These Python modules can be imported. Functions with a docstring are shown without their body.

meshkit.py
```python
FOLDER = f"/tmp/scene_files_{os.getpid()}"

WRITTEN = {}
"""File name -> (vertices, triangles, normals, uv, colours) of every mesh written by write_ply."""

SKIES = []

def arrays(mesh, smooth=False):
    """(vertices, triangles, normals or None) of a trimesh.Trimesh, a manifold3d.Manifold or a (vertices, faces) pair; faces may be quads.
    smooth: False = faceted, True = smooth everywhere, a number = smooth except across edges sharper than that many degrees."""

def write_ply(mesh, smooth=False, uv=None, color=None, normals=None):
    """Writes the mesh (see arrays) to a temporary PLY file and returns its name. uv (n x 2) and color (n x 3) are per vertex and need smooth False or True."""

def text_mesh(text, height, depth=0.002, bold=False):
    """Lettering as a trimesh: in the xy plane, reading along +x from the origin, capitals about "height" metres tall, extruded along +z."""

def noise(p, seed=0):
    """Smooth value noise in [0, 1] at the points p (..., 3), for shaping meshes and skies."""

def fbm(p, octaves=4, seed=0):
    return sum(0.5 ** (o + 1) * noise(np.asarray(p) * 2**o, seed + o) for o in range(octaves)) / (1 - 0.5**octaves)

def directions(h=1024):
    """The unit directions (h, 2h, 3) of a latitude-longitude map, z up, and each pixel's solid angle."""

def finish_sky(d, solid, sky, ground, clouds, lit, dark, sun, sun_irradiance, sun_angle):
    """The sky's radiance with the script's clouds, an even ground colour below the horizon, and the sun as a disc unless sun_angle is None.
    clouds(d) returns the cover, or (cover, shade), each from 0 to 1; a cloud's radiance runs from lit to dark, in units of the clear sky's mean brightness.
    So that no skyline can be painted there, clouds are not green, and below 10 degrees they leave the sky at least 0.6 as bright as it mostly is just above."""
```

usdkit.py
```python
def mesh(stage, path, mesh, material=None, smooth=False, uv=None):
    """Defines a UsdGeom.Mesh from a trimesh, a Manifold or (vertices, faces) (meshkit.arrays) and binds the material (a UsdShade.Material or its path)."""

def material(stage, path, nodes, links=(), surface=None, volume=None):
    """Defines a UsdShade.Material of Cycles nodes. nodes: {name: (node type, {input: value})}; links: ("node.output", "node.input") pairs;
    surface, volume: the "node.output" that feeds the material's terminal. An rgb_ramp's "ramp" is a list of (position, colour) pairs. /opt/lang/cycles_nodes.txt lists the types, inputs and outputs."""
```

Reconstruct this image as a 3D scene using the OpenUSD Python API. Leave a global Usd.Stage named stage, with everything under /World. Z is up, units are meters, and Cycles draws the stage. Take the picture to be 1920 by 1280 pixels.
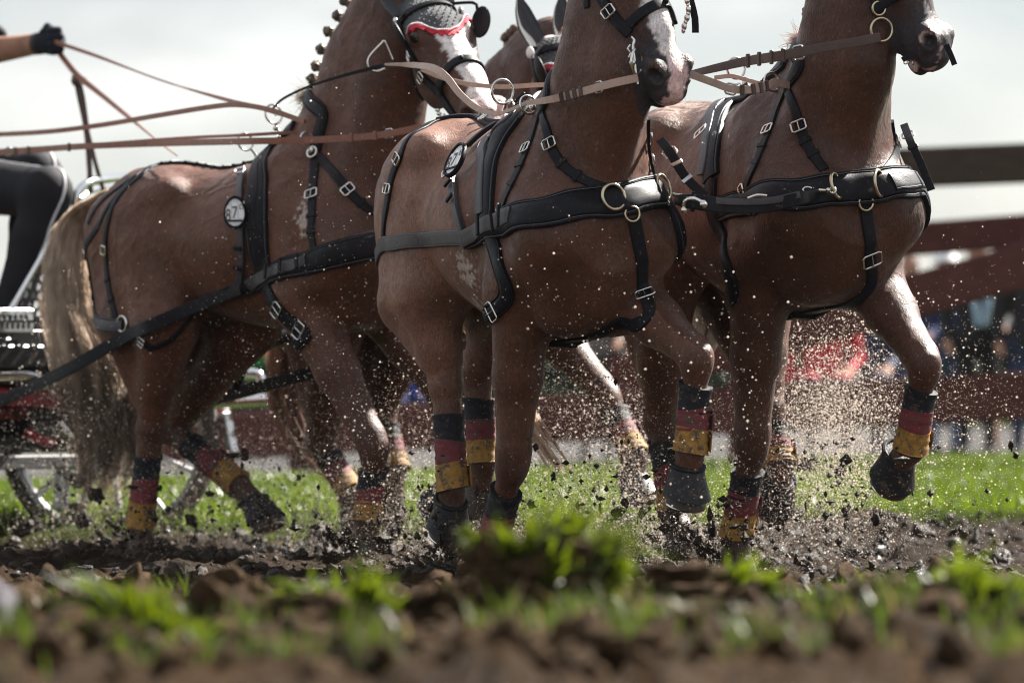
import math, random
import numpy as np, trimesh, usdkit, meshkit
from scipy.ndimage import map_coordinates
from scipy.interpolate import PchipInterpolator
from scipy.spatial import cKDTree
from shapely.geometry import Polygon, Point
from shapely import affinity
from pxr import Usd, UsdGeom, UsdLux, UsdShade, Gf, Sdf, Vt

stage = Usd.Stage.CreateInMemory()
UsdGeom.SetStageUpAxis(stage, UsdGeom.Tokens.z)
UsdGeom.SetStageMetersPerUnit(stage, 1.0)
UsdGeom.Xform.Define(stage, '/World')
UsdGeom.Scope.Define(stage, '/World/Looks')

# ---------------------------------------------------------------- camera, sky, sun, exposure
EYE_Z, F, VX, VY = 0.55, 9600.0, 960.0, 720.0        # eye height, focal length in photo pixels, vanishing point of the view axis (1920 x 1280 photo)
cam = UsdGeom.Camera.Define(stage, '/World/camera')
cam.AddTranslateOp().Set(Gf.Vec3d(0, 0, EYE_Z)); cam.AddRotateXOp().Set(90.0)
cam.CreateHorizontalApertureAttr(36.0); cam.CreateVerticalApertureAttr(24.0)
cam.CreateFocalLengthAttr(180.0)
cam.CreateVerticalApertureOffsetAttr(36.0 * (VY - 640.0) / 1920.0)
cam.CreateFStopAttr(2.8); cam.CreateFocusDistanceAttr(16.6)
cam.CreateExposureAttr(EXPO := 2.17)
SUN_AZ, SUN_EL = math.radians(47), math.radians(44)   # azimuth from +Y (view axis) towards +X
sun = UsdLux.DistantLight.Define(stage, '/World/sun')
sun.CreateIntensityAttr(1.25); sun.CreateAngleAttr(0.53); sun.CreateNormalizeAttr(True)
sun.CreateColorAttr(Gf.Vec3f(1.0, 0.95, 0.88))
_sd = Gf.Vec3d(math.sin(SUN_AZ) * math.cos(SUN_EL), math.cos(SUN_AZ) * math.cos(SUN_EL), math.sin(SUN_EL))
sun.AddTransformOp().Set(Gf.Matrix4d().SetRotate(Gf.Rotation(Gf.Vec3d(0, 0, 1), _sd)))
dome = UsdLux.DomeLight.Define(stage, '/World/sky')
SKY = usdkit.material(stage, '/World/Looks/sky', {
    'sky': ('sky_texture', {'sky_type': 'single_scattering', 'sun_disc': False, 'sun_elevation': SUN_EL, 'sun_rotation': SUN_AZ, 'aerosol_density': 1.0}),
    'tc': ('texture_coordinate', {}),
    'mp': ('mapping', {'scale': (1.0, 1.0, 2.6)}),
    'nz': ('noise_texture', {'scale': 1.7, 'detail': 6.0, 'roughness': 0.55, 'distortion': 0.6}),
    'rp': ('rgb_ramp', {'ramp': [(0.0, (0.6,) * 3), (0.40, (0.72,) * 3), (0.60, (0.92,) * 3), (1.0, (0.97,) * 3)]}),
    'mx': ('mix_color', {}),
    'nz2': ('noise_texture', {'scale': 11.0, 'detail': 5.0, 'roughness': 0.5}), 'rp2': ('rgb_ramp', {'ramp': [(0.34, (2.3, 2.5, 2.66)), (0.5, (3.1, 3.16, 3.2)), (0.64, (4.2, 4.18, 4.15))]}),
    'bg': ('background_shader', {'strength': 0.05})},
    [('tc.generated', 'mp.vector'), ('mp.vector', 'nz.vector'), ('nz.fac', 'rp.fac'), ('rp.color', 'mx.fac'), ('mp.vector', 'nz2.vector'), ('nz2.fac', 'rp2.fac'), ('rp2.color', 'mx.b'), ('sky.color', 'mx.a'), ('mx.result', 'bg.color')], surface='bg.background')
UsdShade.MaterialBindingAPI.Apply(dome.GetPrim()).Bind(SKY)
dome.GetPrim().SetCustomDataByKey('kind', 'structure')

def P(px, py, Y):
    """The point at depth Y (metres along the view axis) that stands behind pixel (px, py) of the photograph."""
    return np.array([(px - VX) * Y / F, Y, EYE_Z - (py - VY) * Y / F])

# ---------------------------------------------------------------- naming, tagging
USED = {}
def numbered(path):
    if path not in USED:
        USED[path] = 0
        return path
    USED[path] += 1
    return '%s_%03d' % (path, USED[path])

def tag(o, label=None, cat=None, group=None, kind=None):
    p = o.GetPrim() if hasattr(o, 'GetPrim') else o
    for k, v in (('label', label), ('category', cat), ('group', group), ('kind', kind)):
        if v: p.SetCustomDataByKey(k, v)
    return p

def thing(name, label, cat, loc=(0, 0, 0), rz=0.0, group=None):
    x = UsdGeom.Xform.Define(stage, numbered('/World/' + name))
    x.AddTranslateOp().Set(Gf.Vec3d(*map(float, loc)))
    x.AddRotateZOp().Set(math.degrees(rz))
    return tag(x, label, cat, group)

def obj(name, mesh, mat, parent=None, smooth=35, label=None, cat=None, group=None, kind=None, color=None):
    base = str(parent.GetPath()) if parent is not None else '/World'
    m = usdkit.mesh(stage, numbered(base + '/' + name), mesh, mat, smooth=(True if color is not None else smooth))
    if color is not None:
        UsdGeom.PrimvarsAPI(m).CreatePrimvar('coat', Sdf.ValueTypeNames.Color3fArray, 'vertex').Set(Vt.Vec3fArray.FromNumpy(np.asarray(color, np.float32)))
    return tag(m, label, cat, group, kind)

def curves(name, strands, widths, mat, parent=None):
    base = str(parent.GetPath()) if parent is not None else '/World'
    c = UsdGeom.BasisCurves.Define(stage, numbered(base + '/' + name))
    n = [len(s) for s in strands]
    c.CreatePointsAttr(Vt.Vec3fArray.FromNumpy(np.vstack(strands).astype(np.float32)))
    c.CreateCurveVertexCountsAttr(Vt.IntArray.FromNumpy(np.array(n, np.int32)))
    c.CreateTypeAttr('cubic'); c.CreateBasisAttr('catmullRom'); c.CreateWrapAttr('pinned')
    c.CreateWidthsAttr(Vt.FloatArray.FromNumpy(np.concatenate(widths).astype(np.float32))); c.SetWidthsInterpolation('vertex')
    UsdShade.MaterialBindingAPI.Apply(c.GetPrim()).Bind(mat)
    return c.GetPrim()

# ---------------------------------------------------------------- materials
def mat(name, nodes, links, surface='p.BSDF'):
    return usdkit.material(stage, '/World/Looks/' + name, nodes, links, surface=surface)

def plain(name, c, rough=0.5, metal=0.0, var=0.25, scale=30.0, bump=0.0, bscale=200.0, sheen=0.0, mud=0.0, mudscale=14.0, spec=0.5):
    """A colour with procedural grain, an optional fine relief and optional splashes of dried mud."""
    c = np.array(c, float)
    n = {'tc': ('texture_coordinate', {}), 'nz': ('noise_texture', {'scale': scale, 'detail': 5.0, 'roughness': 0.6}),
         'rp': ('rgb_ramp', {'ramp': [(0.25, tuple(c * (1 - var))), (0.75, tuple(np.minimum(c * (1 + var), 1)))]}),
         'p': ('principled_bsdf', {'roughness': rough, 'metallic': metal, 'sheen_weight': sheen, 'specular_ior_level': spec})}
    l = [('tc.object', 'nz.vector'), ('nz.fac', 'rp.fac')]
    out = 'rp.color'
    if mud:
        n['mn'] = ('noise_texture', {'scale': mudscale, 'detail': 8.0, 'roughness': 0.7})
        n['mr'] = ('rgb_ramp', {'ramp': [(0.0, (0, 0, 0)), (0.62 - 0.25 * mud, (0, 0, 0)), (0.68 - 0.2 * mud, (1, 1, 1))]})
        n['mx'] = ('mix_color', {'b': (0.055, 0.04, 0.028)})
        l += [('tc.object', 'mn.vector'), ('mn.fac', 'mr.fac'), ('mr.color', 'mx.fac'), (out, 'mx.a')]
        out = 'mx.result'
    l.append((out, 'p.base_color'))
    if bump:
        n['bn'] = ('noise_texture', {'scale': bscale, 'detail': 3.0})
        n['b'] = ('bump', {'strength': bump, 'distance': 0.004})
        l += [('tc.object', 'bn.vector'), ('bn.fac', 'b.height'), ('b.normal', 'p.normal')]
    return mat(name, n, l)

M = {}
M['coat'] = mat('chestnut_coat', {
    'a': ('attribute', {'attribute': 'coat'}), 'tc': ('texture_coordinate', {}),
    'mp': ('mapping', {'scale': (230.0, 230.0, 62.0), 'rotation': (0.0, 0.35, 0.0)}), 'hair': ('noise_texture', {'scale': 1.0, 'detail': 3.0, 'distortion': 0.4}),
    'n1': ('noise_texture', {'scale': 6.0, 'detail': 8.0, 'roughness': 0.7}), 'r1': ('rgb_ramp', {'ramp': [(0.28, (0.60, 0.60, 0.62)), (0.5, (1.0, 0.97, 0.95)), (0.72, (1.42, 1.32, 1.26))]}),
    'r2': ('rgb_ramp', {'ramp': [(0.3, (0.70,) * 3), (0.7, (1.3,) * 3)]}),
    'n5': ('noise_texture', {'scale': 95.0, 'detail': 4.0, 'roughness': 0.8}), 'r5': ('rgb_ramp', {'ramp': [(0.3, (0.72, 0.74, 0.76)), (0.7, (1.30, 1.24, 1.2))]}),
    'm1': ('mix_color', {'blend_type': 'multiply', 'fac': 1.0, 'use_clamp': False}), 'm2': ('mix_color', {'blend_type': 'multiply', 'fac': 1.0}), 'm5': ('mix_color', {'blend_type': 'multiply', 'fac': 1.0}),
    'n3': ('noise_texture', {'scale': 46.0, 'detail': 6.0, 'roughness': 0.8}), 'r3': ('rgb_ramp', {'ramp': [(0.60, (0, 0, 0)), (0.66, (0.7,) * 3)]}), 'dust': ('mix_color', {'b': (0.15, 0.11, 0.085)}),
    'b': ('bump', {'strength': 0.75, 'distance': 0.003}), 'b2': ('bump', {'strength': 0.4, 'distance': 0.012}),
    'n4': ('noise_texture', {'scale': 18.0, 'detail': 5.0, 'roughness': 0.6}), 'rr': ('rgb_ramp', {'ramp': [(0.35, (0.34,) * 3), (0.65, (0.6,) * 3)]}),
    'p': ('principled_bsdf', {'specular_ior_level': 0.27, 'sheen_weight': 0.04, 'sheen_roughness': 0.4})},
    [('tc.object', 'mp.vector'), ('mp.vector', 'hair.vector'), ('tc.object', 'n1.vector'), ('n1.fac', 'r1.fac'), ('hair.fac', 'r2.fac'), ('tc.object', 'n5.vector'), ('n5.fac', 'r5.fac'),
     ('a.color', 'm1.a'), ('r1.color', 'm1.b'), ('m1.result', 'm2.a'), ('r2.color', 'm2.b'), ('m2.result', 'm5.a'), ('r5.color', 'm5.b'),
     ('tc.object', 'n3.vector'), ('n3.fac', 'r3.fac'), ('r3.color', 'dust.fac'), ('m5.result', 'dust.a'), ('dust.result', 'p.base_color'), ('n4.fac', 'rr.fac'), ('rr.color', 'p.roughness'),
     ('tc.object', 'n4.vector'), ('n4.fac', 'b2.height'), ('b2.normal', 'b.normal'), ('hair.fac', 'b.height'), ('b.normal', 'p.normal')])
M['leather'] = plain('black_harness_leather', (0.005, 0.005, 0.0075), 0.42, var=0.35, scale=60, bump=0.25, bscale=260, mud=0.06, mudscale=60, spec=0.14)
M['worn_leather'] = plain('worn_dark_leather', (0.028, 0.024, 0.028), 0.45, var=0.3, scale=50, bump=0.3, bscale=220, mud=0.15, mudscale=50)
M['rein'] = plain('brown_rein_leather', (0.17, 0.062, 0.036), 0.4, var=0.3, scale=22, bump=0.2, bscale=260)
M['dark_rein'] = plain('dark_brown_leather', (0.045, 0.024, 0.018), 0.4, var=0.3, scale=40, bump=0.2, bscale=260)
M['buff'] = plain('pale_suede_leather', (0.36, 0.25, 0.20), 0.7, var=0.2, scale=40)
M['thread'] = plain('pale_stitching', (0.10, 0.10, 0.115), 0.6, var=0.1)
M['steel'] = plain('polished_steel', (0.72, 0.71, 0.68), 0.2, 1.0, var=0.06)
M['brass'] = plain('dull_brass', (0.55, 0.47, 0.33), 0.3, 1.0, var=0.1)
M['hoof'] = plain('muddy_hoof_horn', (0.04, 0.032, 0.026), 0.35, var=0.4, scale=40, bump=0.6, bscale=90, mud=0.5, mudscale=25, spec=0.2)
M['boot_black'] = plain('black_boot_cloth', (0.009, 0.010, 0.014), 0.6, var=0.4, scale=40, bump=0.5, bscale=300, mud=0.3, mudscale=32, spec=0.2)
M['boot_red'] = plain('red_boot_cloth', (0.12, 0.013, 0.018), 0.75, var=0.35, scale=40, bump=0.6, bscale=300, mud=0.38, mudscale=36)
M['boot_yellow'] = plain('yellow_boot_cloth', (0.26, 0.13, 0.018), 0.75, var=0.35, scale=40, bump=0.6, bscale=300, mud=0.42, mudscale=36)
M['rubber'] = plain('black_rubber', (0.009, 0.009, 0.010), 0.45, var=0.4, scale=30, bump=0.5, bscale=120, mud=0.35, mudscale=30, spec=0.25)
M['bonnet'] = plain('black_crochet', (0.012, 0.014, 0.02), 0.85, var=0.3, scale=120, bump=0.9, bscale=520, sheen=0.3)
M['red_trim'] = plain('red_crochet_trim', (0.52, 0.012, 0.035), 0.75, var=0.25, scale=120, bump=0.8, bscale=600)
M['white_cord'] = plain('white_cord', (0.78, 0.76, 0.75), 0.7, var=0.15, scale=200)
M['plate'] = plain('white_number_plate', (0.62, 0.64, 0.68), 0.35, var=0.12, scale=60)
M['ink'] = plain('grey_lettering', (0.075, 0.07, 0.07), 0.5, var=0.1)
M['logo_red'] = plain('red_lettering', (0.42, 0.02, 0.025), 0.5, var=0.15)
M['logo_yellow'] = plain('yellow_edging', (0.48, 0.38, 0.05), 0.5, var=0.15)
M['eye'] = plain('dark_eye', (0.012, 0.008, 0.006), 0.08, var=0.1)
def hair(name, c1, c2, scale=10.0):
    return mat(name, {'tc': ('texture_coordinate', {}), 'mp': ('mapping', {'scale': (scale * 3, scale * 3, scale * 0.6)}), 'nz': ('noise_texture', {'scale': 1.0, 'detail': 5.0}),
        'rp': ('rgb_ramp', {'ramp': [(0.3, c1), (0.7, c2)]}), 'p': ('principled_bsdf', {'roughness': 0.42, 'specular_ior_level': 0.5}), 't': ('translucent_bsdf', {}), 'mx': ('mix_closure', {'fac': 0.3})},
        [('tc.object', 'mp.vector'), ('mp.vector', 'nz.vector'), ('nz.fac', 'rp.fac'), ('rp.color', 'p.base_color'), ('rp.color', 't.color'), ('p.BSDF', 'mx.closure1'), ('t.BSDF', 'mx.closure2')], surface='mx.closure')
M['flaxen'] = hair('flaxen_tail_hair', (0.40, 0.29, 0.21), (0.80, 0.66, 0.52))
M['muddy_hair'] = hair('mud_caked_tail_hair', (0.07, 0.05, 0.036), (0.45, 0.35, 0.26))
M['sorrel_hair'] = hair('reddish_tail_hair', (0.17, 0.075, 0.045), (0.42, 0.24, 0.16))
M['grey_hair'] = hair('pale_tail_hair', (0.10, 0.08, 0.06), (0.45, 0.38, 0.31))

# ---------------------------------------------------------------- geometry helpers
def unit(v):
    v = np.asarray(v, float); return v / max(np.linalg.norm(v), 1e-12)

def spline(pts, step=None, n=None):
    pts = np.asarray(pts, float)
    if len(pts) == 2 and n is None:
        n = max(2, int(np.linalg.norm(pts[1] - pts[0]) / step) + 1)
        return pts[0] + (pts[1] - pts[0]) * np.linspace(0, 1, n)[:, None]
    q = np.vstack([2 * pts[0] - pts[1], pts, 2 * pts[-1] - pts[-2]])
    out = []
    for i in range(1, len(q) - 2):
        t = np.linspace(0, 1, 24, endpoint=False)[:, None]
        a, b, c, d = q[i - 1], q[i], q[i + 1], q[i + 2]
        out.append(0.5 * (2 * b + (c - a) * t + (2 * a - 5 * b + 4 * c - d) * t ** 2 + (3 * b - a - 3 * c + d) * t ** 3))
    out = np.vstack(out + [pts[-1:]])
    s = np.r_[0, np.cumsum(np.linalg.norm(np.diff(out, axis=0), axis=1))]
    m = n or max(3, int(s[-1] / step) + 1)
    u = np.linspace(0, s[-1], m)
    return np.stack([np.interp(u, s, out[:, k]) for k in range(out.shape[1])], 1)

def tangents(p):
    t = np.gradient(np.asarray(p, float), axis=0)
    return t / np.maximum(np.linalg.norm(t, axis=1, keepdims=True), 1e-12)

def skin(rings, closed=True, caps=True):
    """A surface through equal rings of points (n, m, 3)."""
    rings = np.asarray(rings, float); n, m = rings.shape[:2]
    v = rings.reshape(-1, 3); f = []
    i = np.arange(n - 1)[:, None]; j = np.arange(m if closed else m - 1)[None, :]
    a = i * m + j; b = i * m + (j + 1) % m; c = a + m; d = b + m
    f = np.vstack([np.stack([a, b, d], -1).reshape(-1, 3), np.stack([a, d, c], -1).reshape(-1, 3)])
    if caps and closed:
        extra = [v, rings[0].mean(0)[None], rings[-1].mean(0)[None]]; k = len(v)
        j = np.arange(m); j2 = (j + 1) % m
        f = np.vstack([f, np.stack([np.full(m, k), j2, j], 1), np.stack([np.full(m, k + 1), (n - 1) * m + j, (n - 1) * m + j2], 1)])
        v = np.vstack(extra)
    return v, f

def join(parts):
    vs, fs, n = [], [], 0
    for p in parts:
        if hasattr(p, 'vertices'): v, f = np.asarray(p.vertices), np.asarray(p.faces)
        elif hasattr(p, 'to_mesh'):
            q = p.to_mesh(); v, f = q.vert_properties[:, :3], q.tri_verts
        else: v, f = p
        vs.append(v); fs.append(np.asarray(f) + n); n += len(v)
    return np.vstack(vs), np.vstack(fs)

def tube(path, r, m=8, step=None, closed=False):
    p = np.asarray(path, float)
    if step: p = spline(p, step)
    n = len(p); t = tangents(p) if not closed else unit_rows(np.roll(p, -1, 0) - np.roll(p, 1, 0))
    ref = np.array([0, 0, 1.0]) if abs(t[0][2]) < 0.9 else np.array([1.0, 0, 0])
    u = unit(np.cross(t[0], ref)); rings = []
    rr = np.broadcast_to(r, n) if np.ndim(r) == 0 or len(np.atleast_1d(r)) == n else np.interp(np.linspace(0, 1, n), np.linspace(0, 1, len(r)), r)
    a = np.linspace(0, 2 * np.pi, m, endpoint=False)
    for i in range(n):
        u = unit(u - t[i] * (u @ t[i])); w = np.cross(t[i], u)
        rings.append(p[i] + rr[i] * (np.cos(a)[:, None] * u + np.sin(a)[:, None] * w))
    if closed:
        return skin(np.array(rings + [rings[0]]), caps=False)
    return skin(np.array(rings))

def unit_rows(v):
    return v / np.maximum(np.linalg.norm(v, axis=1, keepdims=True), 1e-12)

def ring(c, n, R, r, m=28, k=8, squash=1.0, up=None):
    n = unit(n); up = np.array([0, 0, 1.0]) if up is None else np.asarray(up, float)
    if abs(n @ unit(up)) > 0.95: up = np.array([1.0, 0, 0])
    u = unit(np.cross(up, n)); w = np.cross(n, u)
    a = np.linspace(0, 2 * np.pi, m, endpoint=False)
    return tube(np.asarray(c) + R * (np.cos(a)[:, None] * u * squash + np.sin(a)[:, None] * w), r, k, closed=True)

def box(size, c=(0, 0, 0), R=None, bevel=0.0):
    b = trimesh.creation.box(size)
    if bevel:
        s = np.array(size) / 2; pts = []
        for sx in (-1, 1):
            for sy in (-1, 1):
                for sz in (-1, 1):
                    for k in range(3):
                        q = s - bevel; q[k] = s[k]; pts.append(q * (sx, sy, sz))
        b = trimesh.Trimesh(np.array(pts)).convex_hull
    v = np.array(b.vertices)
    if R is not None: v = v @ np.asarray(R).T
    return v + np.asarray(c), np.array(b.faces)

def frame(x, up):
    """Columns: x, y, z axes with x given and z near up."""
    x = unit(x); y = unit(np.cross(up, x)); return np.stack([x, y, np.cross(x, y)], 1)

def bar(a, b, w, h, up=(0, 0, 1), bevel=0.0):
    a, b = np.asarray(a, float), np.asarray(b, float)
    return box((np.linalg.norm(b - a), w, h), (a + b) / 2, frame(b - a, up), bevel)

def ball(c, r, sub=2, sc=(1, 1, 1), R=None, jag=0.0, seed=0):
    s = trimesh.creation.icosphere(sub, 1.0); v = np.array(s.vertices)
    if jag: v = v * (1 + jag * (meshkit.fbm(v * 1.7 + seed * 7.3, 3, seed) - 0.5))[:, None]
    v = v * np.asarray(sc) * r
    if R is not None: v = v @ np.asarray(R).T
    return v + np.asarray(c), np.array(s.faces)

def lathe(profile, a, axis, m=20):
    """profile: (radius, distance along axis) pairs from a; a surface of revolution."""
    axis = unit(axis); ref = np.array([0, 0, 1.0]) if abs(axis[2]) < 0.9 else np.array([1.0, 0, 0])
    u = unit(np.cross(axis, ref)); w = np.cross(axis, u); t = np.linspace(0, 2 * np.pi, m, endpoint=False)
    return skin(np.array([np.asarray(a) + axis * h + r * (np.cos(t)[:, None] * u + np.sin(t)[:, None] * w) for r, h in profile]))

def placed(mesh, R, c):
    v, f = mesh if isinstance(mesh, tuple) else (np.asarray(mesh.vertices), np.asarray(mesh.faces))
    return np.asarray(v) @ np.asarray(R).T + np.asarray(c), np.asarray(f)

# ---------------------------------------------------------------- bodies: blended volumes on a grid, skinned into one continuous mesh
class Field:
    def __init__(s, lo, hi, h):
        s.lo, s.h = np.asarray(lo, float), h
        s.n = np.ceil((np.asarray(hi) - s.lo) / h).astype(int) + 1
        s.v = np.full(s.n, 0.25, np.float32)
    def region(s, lo, hi):
        a = np.clip(np.floor((np.asarray(lo) - s.lo) / s.h).astype(int), 0, s.n - 1); b = np.clip(np.ceil((np.asarray(hi) - s.lo) / s.h).astype(int) + 1, a + 1, s.n)
        ax = [(s.lo[k] + s.h * np.arange(a[k], b[k])).astype(np.float32) for k in range(3)]
        return tuple(slice(a[k], b[k]) for k in range(3)), ax[0][:, None, None], ax[1][None, :, None], ax[2][None, None, :]
    def blend(s, sl, d, k, cut=False):
        a = s.v[sl]
        if cut:
            a = -a
        hh = np.clip(0.5 + 0.5 * (d - a) / k, 0, 1)
        r = d + (a - d) * hh - k * hh * (1 - hh)
        s.v[sl] = -r if cut else r
    def cone(s, a, b, ra, rb, k=0.03, flat=1.0, cut=False):
        """A round cone from a to b; flat squeezes it across the body (along y)."""
        a, b = np.asarray(a, float), np.asarray(b, float); m = max(ra, rb) + k + 0.02
        sl, x, y, z = s.region(np.minimum(a, b) - m, np.maximum(a, b) + m)
        ab = b - a; fy = 1.0 / flat
        L2 = ab[0] ** 2 + (ab[1] * fy) ** 2 + ab[2] ** 2 + 1e-12
        x, y, z = x - a[0], (y - a[1]) * fy, z - a[2]
        t = np.clip((x * ab[0] + y * ab[1] * fy + z * ab[2]) / L2, 0, 1)
        d = np.sqrt((x - t * ab[0]) ** 2 + (y - t * ab[1] * fy) ** 2 + (z - t * ab[2]) ** 2) - (ra + t * (rb - ra))
        s.blend(sl, d * (flat ** 0.4), k, cut)
    def ell(s, c, r, R=np.eye(3), k=0.02, cut=False):
        c, r = np.asarray(c, float), np.asarray(r, float); R = np.asarray(R, float)
        m = np.abs(R) @ r + k + 0.015
        sl, x, y, z = s.region(c - m, c + m)
        q = [((x - c[0]) * R[0, i] + (y - c[1]) * R[1, i] + (z - c[2]) * R[2, i]) / r[i] for i in range(3)]
        k0 = np.sqrt(q[0] ** 2 + q[1] ** 2 + q[2] ** 2) + 1e-6
        k1 = np.sqrt((q[0] / r[0]) ** 2 + (q[1] / r[1]) ** 2 + (q[2] / r[2]) ** 2) + 1e-6
        s.blend(sl, k0 * (k0 - 1) / k1, k, cut)
    def loft(s, xs, top, bot, wid, narrow, k=0.05):
        f = [PchipInterpolator(xs, q) for q in (top, bot, wid, narrow)]
        sl, x, y, z = s.region((xs[0] - 0.1, -max(wid) - 0.12, min(bot) - 0.12), (xs[-1] + 0.1, max(wid) + 0.12, max(top) + 0.12))
        xc = np.clip(x, xs[0], xs[-1]); t, b, w, na = [g(xc).astype(np.float32) for g in f]
        zc, hh = (t + b) / 2, (t - b) / 2; u = (z - zc) / hh
        ww = w * (1 - na * np.clip(u, 0, 1.2) ** 2 - 0.10 * np.clip(-u, 0, 1.2) ** 2)
        r = np.sqrt(u * u + (y / ww) ** 2)
        d = (r - 1) * np.minimum(ww, hh) * 0.92
        over = np.maximum(np.maximum(xs[0] - x, x - xs[-1]), 0)
        d = np.where(over > 0, np.sqrt(np.maximum(d, 0) ** 2 + over ** 2) + np.minimum(d, 0) * 0, d)
        s.blend(sl, d, k)
    def at(s, p):
        q = (np.asarray(p, float) - s.lo) / s.h
        return map_coordinates(s.v, q.T, order=1, mode='nearest')
    def grad(s, p, e=0.006):
        p = np.asarray(p, float)
        g = np.stack([s.at(p + d) - s.at(p - d) for d in np.eye(3) * e], 1) / (2 * e)
        return g
    def project(s, p, h=0.0, it=3):
        p = np.array(p, float)
        for _ in range(it):
            g = s.grad(p, 0.01); L = np.maximum((g * g).sum(1), 0.15)
            p = p - g * ((s.at(p) - h) / L)[:, None]
        return p
    def mesh(s):
        v, n = s.v, s.n
        neg = v < 0
        cell = np.zeros(n - 1, np.int8)
        for i in (0, 1):
            for j in (0, 1):
                for k in (0, 1):
                    cell += neg[i:n[0] - 1 + i, j:n[1] - 1 + j, k:n[2] - 1 + k]
        act = np.argwhere((cell > 0) & (cell < 8))
        idx = np.full(n - 1, -1, np.int32); idx[tuple(act.T)] = np.arange(len(act))
        acc, cnt = np.zeros((len(act), 3)), np.zeros(len(act))
        corners = [(i, j, k) for i in (0, 1) for j in (0, 1) for k in (0, 1)]
        val = {c: v[act[:, 0] + c[0], act[:, 1] + c[1], act[:, 2] + c[2]] for c in corners}
        for a in corners:
            for ax in range(3):
                if a[ax] == 0:
                    b = tuple(1 if q == ax else a[q] for q in range(3))
                    va, vb = val[a], val[b]; m = (va < 0) != (vb < 0)
                    t = np.where(m, va / np.where(m, va - vb, 1), 0)
                    p = np.array(a, float)[None].repeat(len(act), 0); p[:, ax] += t
                    acc += p * m[:, None]; cnt += m
        pts = s.lo + s.h * (act + acc / cnt[:, None])
        faces = []
        for ax in range(3):
            b1, b2 = (ax + 1) % 3, (ax + 2) % 3
            lo = [slice(0, -1)] * 3; hi = [slice(0, -1)] * 3
            sl0 = [slice(None)] * 3; sl1 = [slice(None)] * 3
            sl0[ax] = slice(0, n[ax] - 1); sl1[ax] = slice(1, n[ax])
            for q in (b1, b2): sl0[q] = slice(1, n[q] - 1); sl1[q] = slice(1, n[q] - 1)
            s0, s1 = neg[tuple(sl0)], neg[tuple(sl1)]
            e = np.argwhere(s0 != s1)
            if not len(e): continue
            inside = s0[tuple(e.T)]
            base = e.copy(); base[:, b1] += 1; base[:, b2] += 1
            def cid(d1, d2):
                q = base.copy(); q[:, b1] -= d1; q[:, b2] -= d2
                return idx[tuple(q.T)]
            A, B, C, D = cid(1, 1), cid(0, 1), cid(0, 0), cid(1, 0)
            B2, D2 = np.where(inside, B, D), np.where(inside, D, B)
            faces += [np.stack([A, B2, C], 1), np.stack([A, C, D2], 1)]
        return pts, np.vstack(faces)

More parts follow.
